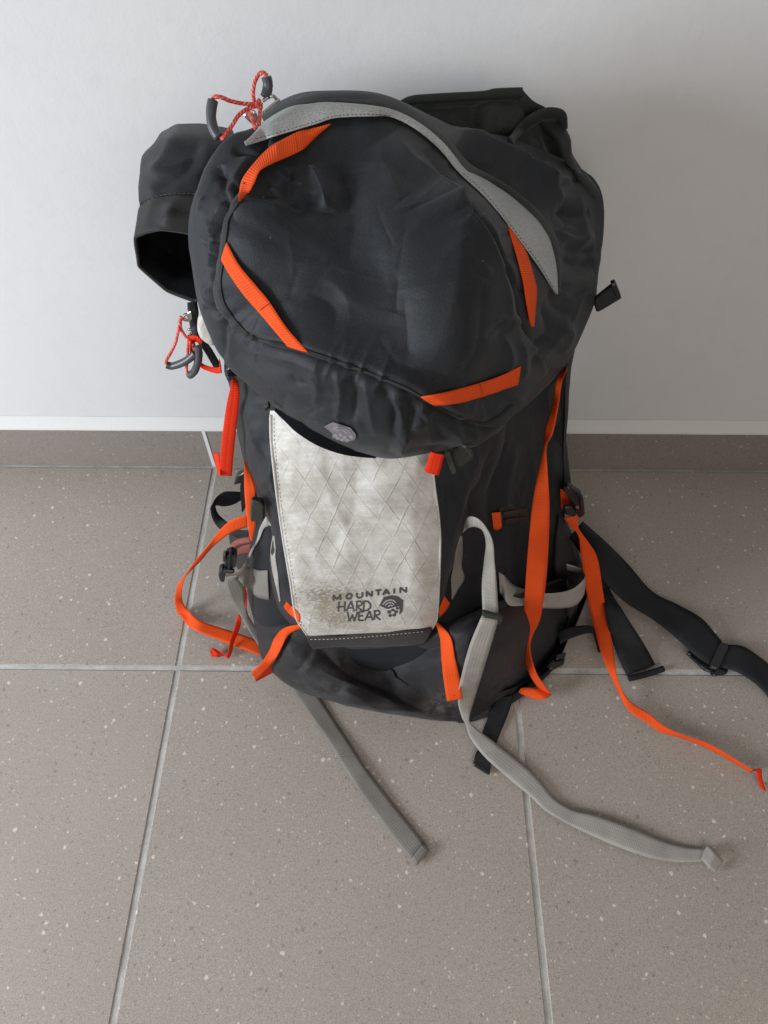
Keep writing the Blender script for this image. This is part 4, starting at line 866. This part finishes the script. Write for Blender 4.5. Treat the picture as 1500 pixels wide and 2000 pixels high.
LB = ribbon('compression_webbing', [(482, 1005, 483, 1029, .405), (450, 1017, 453, 1040, .405), (425, 1040, 430, 1056, .40), (407, 1065, 411, 1073, .395), (387, 1088, 391, 1097, .39), (365, 1118, 362, 1128, .385), (346, 1145, 355, 1157, .37), (342, 1182, 358, 1178, .36), (357, 1212, 371, 1196, .365), (381, 1231, 393, 1213, -.03), (435, 1253, 450, 1232, -.018), (485, 1272, 495, 1248, -.015), (514, 1283, 519, 1264, -.012)], M['orange'], ROOT, n=10, wd=.019, tw=1)
ribbon('webbing_tail', [(465, 1199, 472, 1207, -.075), (458, 1225, 468, 1228, -.05), (450, 1250, 458, 1252, -.03), (443, 1279, 449, 1284, -.008), (430, 1272, 438, 1282, -.010), (414, 1266, 424, 1279, -.014), (412, 1275, 414, 1283, -.006), (424, 1280, 430, 1284, -.004)], M['red'], ROOT, th=.0016, wd=.015, tw=1)
slabs('side_release_buckle', [([(489, 980), (514, 984), (517, 1020), (488, 1022)], .452, .011, .002), ([(490, 977), (510, 983), (518, 997), (494, 990)], .456, .006, .0015)], M['plastic2'], ROOT, PK)
ribbon('wand_strap', [(520, 1008, 530, 1026, ('s', .004)), (508, 1030, 516, 1032, ('s', .010)), (501, 1055, 506, 1054, ('s', .014)), (489, 1076, 493, 1077, ('s', .016)), (479, 1098, 483, 1102, .405), (464, 1115, 470, 1121, .41), (439, 1118, 441, 1126, .415)], M['grey'], ROOT, PK, wd=.016, tw=1)
ribbon('wand_tab', [(474, 1104, 461, 1127, .405), (492, 1110, 480, 1147, ('s', .006)), (506, 1114, 503, 1166, ('s', .006)), (523, 1114, 526, 1172, ('s', .004))], M['greyw'], ROOT, PK, th=.003, smooth=9)
slabs('side_release_buckle', [([(440, 1082), (452, 1077), (463, 1086), (460, 1112), (436, 1116)], .418, .012, .003), ([(435, 1085), (441, 1082), (443, 1098), (435, 1100)], .424, .009, .002), ([(447, 1079), (451, 1078), (449, 1112), (444, 1112)], .425, .006, .001), ([(457, 1083), (461, 1085), (458, 1110), (454, 1111)], .425, .006, .001), ([(427, 1116), (434, 1112), (440, 1118), (438, 1140), (430, 1139), (426, 1128)], .422, .014, .003), ([(436, 1114), (458, 1116), (456, 1122), (436, 1120)], .424, .006, .0015)], M['plastic'], ROOT)
ribbon('wand_strap', [(440, 1134, 461, 1128, .41), (446, 1162, 476, 1146, .405), (464, 1192, 480, 1182, .40), (485, 1230, 491, 1212, -.06), (515, 1276, 526, 1260, -.05)], M['greyw'], ROOT, PK, th=.0018, wd=.018, tw=-1)
ribbon('red_edge_tape', [(475, 1146, 478, 1144, .40), (477, 1165, 483, 1162, .40), (479, 1188, 482, 1186, .40)], M['red'], ROOT, PK)
# grey gusset trims beside the white panel
ribbon('gusset_trim', [(533, 1046, 536, 1047, ('s', .002)), (529, 1070, 538, 1068, ('s', .003)), (529, 1092, 538, 1088, ('s', .003)), (533, 1120, 542, 1116, ('s', .003)), (540, 1150, 545, 1146, ('s', .003)), (546, 1176, 548, 1174, ('s', .002))], M['grey'], ROOT, PK)
ribbon('gusset_trim', [(899, 1046, 903, 1048, ('s', .002)), (890, 1078, 904, 1078, ('s', .003)), (886, 1104, 902, 1106, ('s', .003)), (881, 1130, 907, 1130, ('s', .003)), (882, 1155, 894, 1152, ('s', .003)), (882, 1170, 884, 1170, ('s', .002))], M['greyw'], ROOT, PK)
# orange base webbings
ribbon('base_strap_anchor', [(560, 1175, 554, 1185, ('s', .002)), (572, 1186, 566, 1200, ('s', .004)), (585, 1200, 585, 1216, ('s', .004))], M['orange'], ROOT, PK)
ribbon('base_strap', [(588, 1219, 588, 1226, ('s', .004)), (556, 1226, 563, 1241, ('s', .012)), (538, 1243, 551, 1262, ('s', .014)), (526, 1270, 545, 1275, ('s', .012)), (509, 1296, 530, 1298, .50), (491, 1312, 500, 1330, .502)], M['orange'], ROOT, PK, wd=.019, tw=1)
ribbon('base_strap_end', [(491, 1313, 500, 1331, .500), (512, 1302, 517, 1322, .492), (530, 1295, 536, 1312, .488), (538, 1303, 541, 1312, .486)], M['red'], ROOT, PK)
ribbon('base_strap_anchor', [(868, 1164, 879, 1180, ('s', .002)), (862, 1178, 870, 1194, ('s', .004)), (857, 1192, 858, 1206, ('s', .004))], M['orange'], ROOT, PK)
ribbon('base_strap', [(849, 1216, 857, 1217, ('s', .004)), (859, 1244, 880, 1244, ('s', .010)), (862, 1285, 889, 1287, ('s', .010)), (866, 1325, 898, 1326, ('s', .010)), (873, 1370, 904, 1364, ('s', .010))], M['orange'], ROOT, PK, smooth=15)
V, F = strokes_geo([[(873, 1362), (901, 1357)]], 2, PK, .0125, 3); build('bar_tack', V, F, M['red'], ROOT)

# --- right side straps
ribbon('compression_strap', [(1104, 716, 1108, 720, ('s', .004)), (1088, 738, 1098, 745, .31), (1080, 787, 1091, 790, .335), (1065, 838, 1080, 845, .36), (1061, 877, 1067, 872, .375), (1052, 918, 1069, 918, .385), (1041, 978, 1073, 978, .40), (1034, 1042, 1072, 1050, .415), (1027, 1129, 1067, 1130, .425), (1022, 1213, 1056, 1205, .435), (1017, 1252, 1040, 1242, .45), (1022, 1287, 1036, 1270, .465), (1039, 1326, 1048, 1314, -.055), (1052, 1344, 1076, 1356, -.022)], M['orange'], ROOT, PK, wd=.020, tw=-1, th=.0018)
ribbon('compression_strap_end', [(1050, 1343, 1077, 1357, -.023), (1036, 1343, 1066, 1365, -.026), (1018, 1344, 1048, 1366, -.020), (1013, 1352, 1042, 1364, -.010)], M['orange'], ROOT, PK, th=.003)
ribbon('belt_webbing', [(1094, 955, 1096, 994, .28), (1104, 960, 1112, 995, .285), (1116, 978, 1122, 1000, .29)], M['orange'], ROOT, PK, th=.0018)
slabs('belt_buckle', [([(1099, 956), (1112, 952), (1138, 970), (1142, 1008), (1132, 1016), (1116, 985)], .30, .014, .003), ([(1100, 992), (1116, 990), (1128, 1004), (1122, 1012), (1104, 1006)], .31, .008, .002), ([(1132, 972), (1140, 974), (1143, 1006), (1136, 1012)], .312, .008, .002)], M['plastic'], ROOT)
ribbon('belt_webbing_bit', [(1124, 989, 1126, 994, .314), (1130, 988, 1131, 994, .314)], M['salmon'], ROOT, PK)
# black belt straps
ribbon('belt_strap', [(1138, 1018, 1112, 1050, .285), (1183, 1058, 1150, 1102, .30), (1224, 1099, 1189, 1146, -.05), (1274, 1155, 1228, 1181, -.02), (1324, 1181, 1280, 1213, -.012), (1368, 1206, 1324, 1249, -.022), (1396, 1236, 1358, 1280, -.020), (1410, 1253, 1388, 1300, -.014)], M['black'], ROOT, PK, th=.0022, n=12)
ribbon('belt_strap', [(1420, 1259, 1405, 1302, -.014), (1450, 1262, 1440, 1313, -.018), (1478, 1279, 1470, 1331, -.012), (1505, 1301, 1497, 1357, -.006), (1545, 1345, 1525, 1400, -.004), (1590, 1410, 1560, 1450, -.003)], M['black'], ROOT, PK, th=.0022)
slabs('ladder_lock', [([(1406, 1253), (1426, 1258), (1404, 1308), (1384, 1302)], -.020, .008, .0015), ([(1340, 1274), (1352, 1272), (1392, 1300), (1388, 1312), (1376, 1308)], -.010, .006, .0015), ([(1384, 1304), (1424, 1304), (1420, 1316), (1392, 1320)], -.010, .006, .0015), ([(1356, 1260), (1362, 1262), (1350, 1280), (1340, 1276)], -.014, .006, .0015)], M['plastic'], ROOT)
ribbon('belt_strap', [(1150, 1085, 1180, 1080, .30), (1174, 1143, 1190, 1147, .31), (1180, 1185, 1218, 1195, -.06), (1192, 1240, 1250, 1245, -.03), (1208, 1285, 1266, 1272, -.010), (1224, 1320, 1280, 1298, -.004)], M['black'], ROOT, PK, th=.0022)
cord('strap_hem', [(1228, 1325, -.006), (1250, 1320, -.008), (1275, 1313, -.008), (1295, 1306, -.006)], .0058, M['black'], ROOT)
ribbon('belt_webbing', [(1101, 1012, 1129, 1006, .31), (1112, 1026, 1130, 1031, .315), (1129, 1046, 1150, 1060, .32), (1135, 1087, 1167, 1090, .33), (1145, 1155, 1177, 1150, .35), (1157, 1213, 1186, 1205, .37), (1177, 1284, 1199, 1275, -.05), (1201, 1338, 1207, 1328, -.03), (1226, 1386, 1228, 1367, -.018), (1265, 1413, 1266, 1392, -.014), (1290, 1430, 1300, 1419, -.016), (1342, 1446, 1338, 1437, -.018), (1393, 1468, 1386, 1453, -.016), (1436, 1492, 1432, 1480, -.014), (1466, 1510, 1470, 1505, -.016)], M['orange'], ROOT, PK, wd=.020, tw=-1, th=.0018, n=12, smooth=21)
ribbon('webbing_tail', [(1464, 1510, 1470, 1503, -.018), (1476, 1506, 1486, 1502, -.018), (1480, 1524, 1489, 1522, -.010), (1487, 1540, 1496, 1545, -.005), (1482, 1530, 1488, 1538, -.004)], M['red'], ROOT, PK, th=.002)
ribbon('belt_strap', [(1090, 1232, 1094, 1258, -.03), (1103, 1228, 1108, 1250, -.035), (1130, 1222, 1135, 1240, -.03), (1158, 1224, 1155, 1237, -.02), (1166, 1246, 1160, 1244, -.015), (1174, 1274, 1168, 1274, -.005)], M['black'], ROOT, PK, th=.002)
slabs('base_buckle', [([(1066, 1300), (1080, 1284), (1104, 1282), (1102, 1296), (1076, 1308)], -.012, .01, .002), ([(1084, 1278), (1107, 1273), (1103, 1284), (1086, 1288)], -.02, .007, .0015)], M['plastic'], ROOT)
# grey wand strap, right: loops over the pocket, through a slider, down over the base and out on the floor
ribbon('wand_strap', [(906, 1036, 903, 1042, ('s', .003)), (912, 1012, 914, 1032, .452), (927, 1010, 928, 1029, .462), (945, 1024, 943, 1037, .465), (962, 1056, 949, 1062, .465), (966, 1098, 945, 1098, .462), (970, 1140, 941, 1145, .475), (974, 1202, 943, 1198, .496)], M['grey'], ROOT, PK, wd=.022, tw=1, smooth=9)
ribbon('wand_strap', [(972, 1204, 943, 1197, .498), (971, 1218, 936, 1214, .512), (957, 1266, 918, 1258, ('s', .010)), (940, 1322, 904, 1308, ('s', .010)), (925, 1370, 894, 1362, ('s', .009)), (917, 1400, 901, 1398, -.03), (920, 1413, 910, 1416, -.018), (940, 1430, 918, 1440, -.014), (971, 1453, 948, 1480, -.010), (1031, 1500, 1000, 1526, -.008), (1060, 1532, 1036, 1556, -.008), (1086, 1562, 1066, 1584, -.008), (1124, 1583, 1112, 1611, -.009), (1167, 1593, 1160, 1634, -.010), (1235, 1617, 1222, 1660, -.010), (1287, 1639, 1280, 1678, -.008), (1338, 1654, 1325, 1684, -.006), (1380, 1658, 1371, 1683, -.007)], M['grey'], ROOT, PK, th=.0018, n=12, smooth=7)
ribbon('wand_strap_end', [(1378, 1656, 1369, 1682, -.007), (1384, 1651, 1371, 1680, -.014), (1396, 1664, 1384, 1694, -.020), (1412, 1680, 1396, 1704, -.014), (1410, 1682, 1394, 1703, -.004)], M['grey'], ROOT, PK, th=.0018)
slabs('strap_slider', [([(941, 1196), (980, 1206), (982, 1214), (943, 1206)], .512, .006, .0012), ([(972, 1205), (983, 1208), (978, 1224), (968, 1220)], .508, .006, .0012)], M['plastic2'], ROOT)
ribbon('wand_strap', [(556, 1325, 618, 1352, -.004), (595, 1385, 660, 1416, -.004), (636, 1442, 690, 1462, -.007), (684, 1519, 713, 1498, -.008), (732, 1589, 758, 1557, -.006), (780, 1654, 800, 1609, -.005), (812, 1689, 838, 1658, -.007)], M['greyw'], ROOT, PK, th=.0018, n=12)
ribbon('strap_hem', [(803, 1678, 828, 1647, -.010), (810, 1687, 836, 1656, -.012), (812, 1691, 839, 1660, -.006)], M['greyw'], ROOT, PK, th=.003, n=4)
# grey side pocket band, right
ribbon('side_pocket_band', [(974, 1117, 976, 1156, ('s', .003)), (988, 1127, 992, 1180, ('s', .004)), (1002, 1142, 1004, 1184, ('s', .005)), (1028, 1152, 1028, 1183, ('s', .006)), (1065, 1159, 1064, 1188, .40), (1100, 1156, 1100, 1188, .39), (1122, 1148, 1125, 1182, .375), (1138, 1134, 1139, 1165, .36), (1143, 1124, 1142, 1150, .345), (1139, 1112, 1140, 1132, .33), (1126, 1107, 1127, 1120, .32), (1106, 1101, 1108, 1114, .315)], M['grey'], ROOT, PK, th=.002, smooth=5)
slabs('side_release_buckle', [([(977, 992), (1000, 986), (1032, 990), (1032, 1024), (982, 1030)], ('s', .008), .009, .002), ([(984, 1000), (1030, 992), (1030, 1000), (986, 1008)], ('s', .012), .005, .001), ([(986, 1014), (1030, 1008), (1030, 1016), (988, 1024)], ('s', .012), .005, .001)], M['plastic'], ROOT, PK)
ribbon('buckle_tab', [(960, 1002, 964, 1034, ('s', .004)), (968, 1001, 972, 1035, ('s', .008)), (977, 1000, 980, 1031, ('s', .007))], M['orange'], ROOT, PK)
# lid buckle under the lip, right
UK = ['lid', 'front_pocket', 'white', 'main_body']
ribbon('lid_webbing', [(841, 882, 868, 888, .485), (838, 892, 865, 899, .485), (833, 908, 861, 915, .482), (828, 919, 857, 928, .478)], M['red'], ROOT, UK, th=.003)
slabs('side_release_buckle', [([(868, 889), (880, 886), (893, 926), (884, 931)], .478, .010, .002), ([(876, 886), (906, 872), (926, 898), (896, 918)], .468, .008, .002), ([(900, 872), (912, 872), (925, 892), (920, 898)], .474, .007, .0015)], M['plastic2'], ROOT)
slabs('lid_buckle', [([(514, 797), (524, 792), (528, 800), (518, 806)], .46, .008, .0015)], M['plastic'], ROOT)
ribbon('lid_gap_shade', [(538, 800, 536, 803, ('s', .004)), (562, 806, 558, 824, ('s', .006)), (590, 822, 580, 845, ('s', .008)), (628, 842, 620, 870, ('s', .008)), (668, 864, 664, 886, ('s', .009)), (700, 874, 698, 892, ('s', .008)), (735, 886, 735, 895, ('s', .005))], M['dark'], ROOT, ['white', 'front_pocket', 'main_body'], th=.002)  # dark strip added to paint the shadow gap below the lid lip
# black strap tucked under the base, coming out on the floor
ribbon('base_strap', [(1004, 1358, 970, 1362, -.010), (992, 1396, 954, 1400, -.006), (974, 1440, 940, 1436, -.005), (960, 1478, 932, 1466, -.005)], M['black'], ROOT, PK, th=.002)
slabs('strap_tip', [([(931, 1464), (961, 1478), (957, 1512), (924, 1490)], -.010, .006, .0015), ([(924, 1486), (958, 1506), (956, 1513), (924, 1493)], -.012, .008, .0015)], M['plastic'], ROOT)
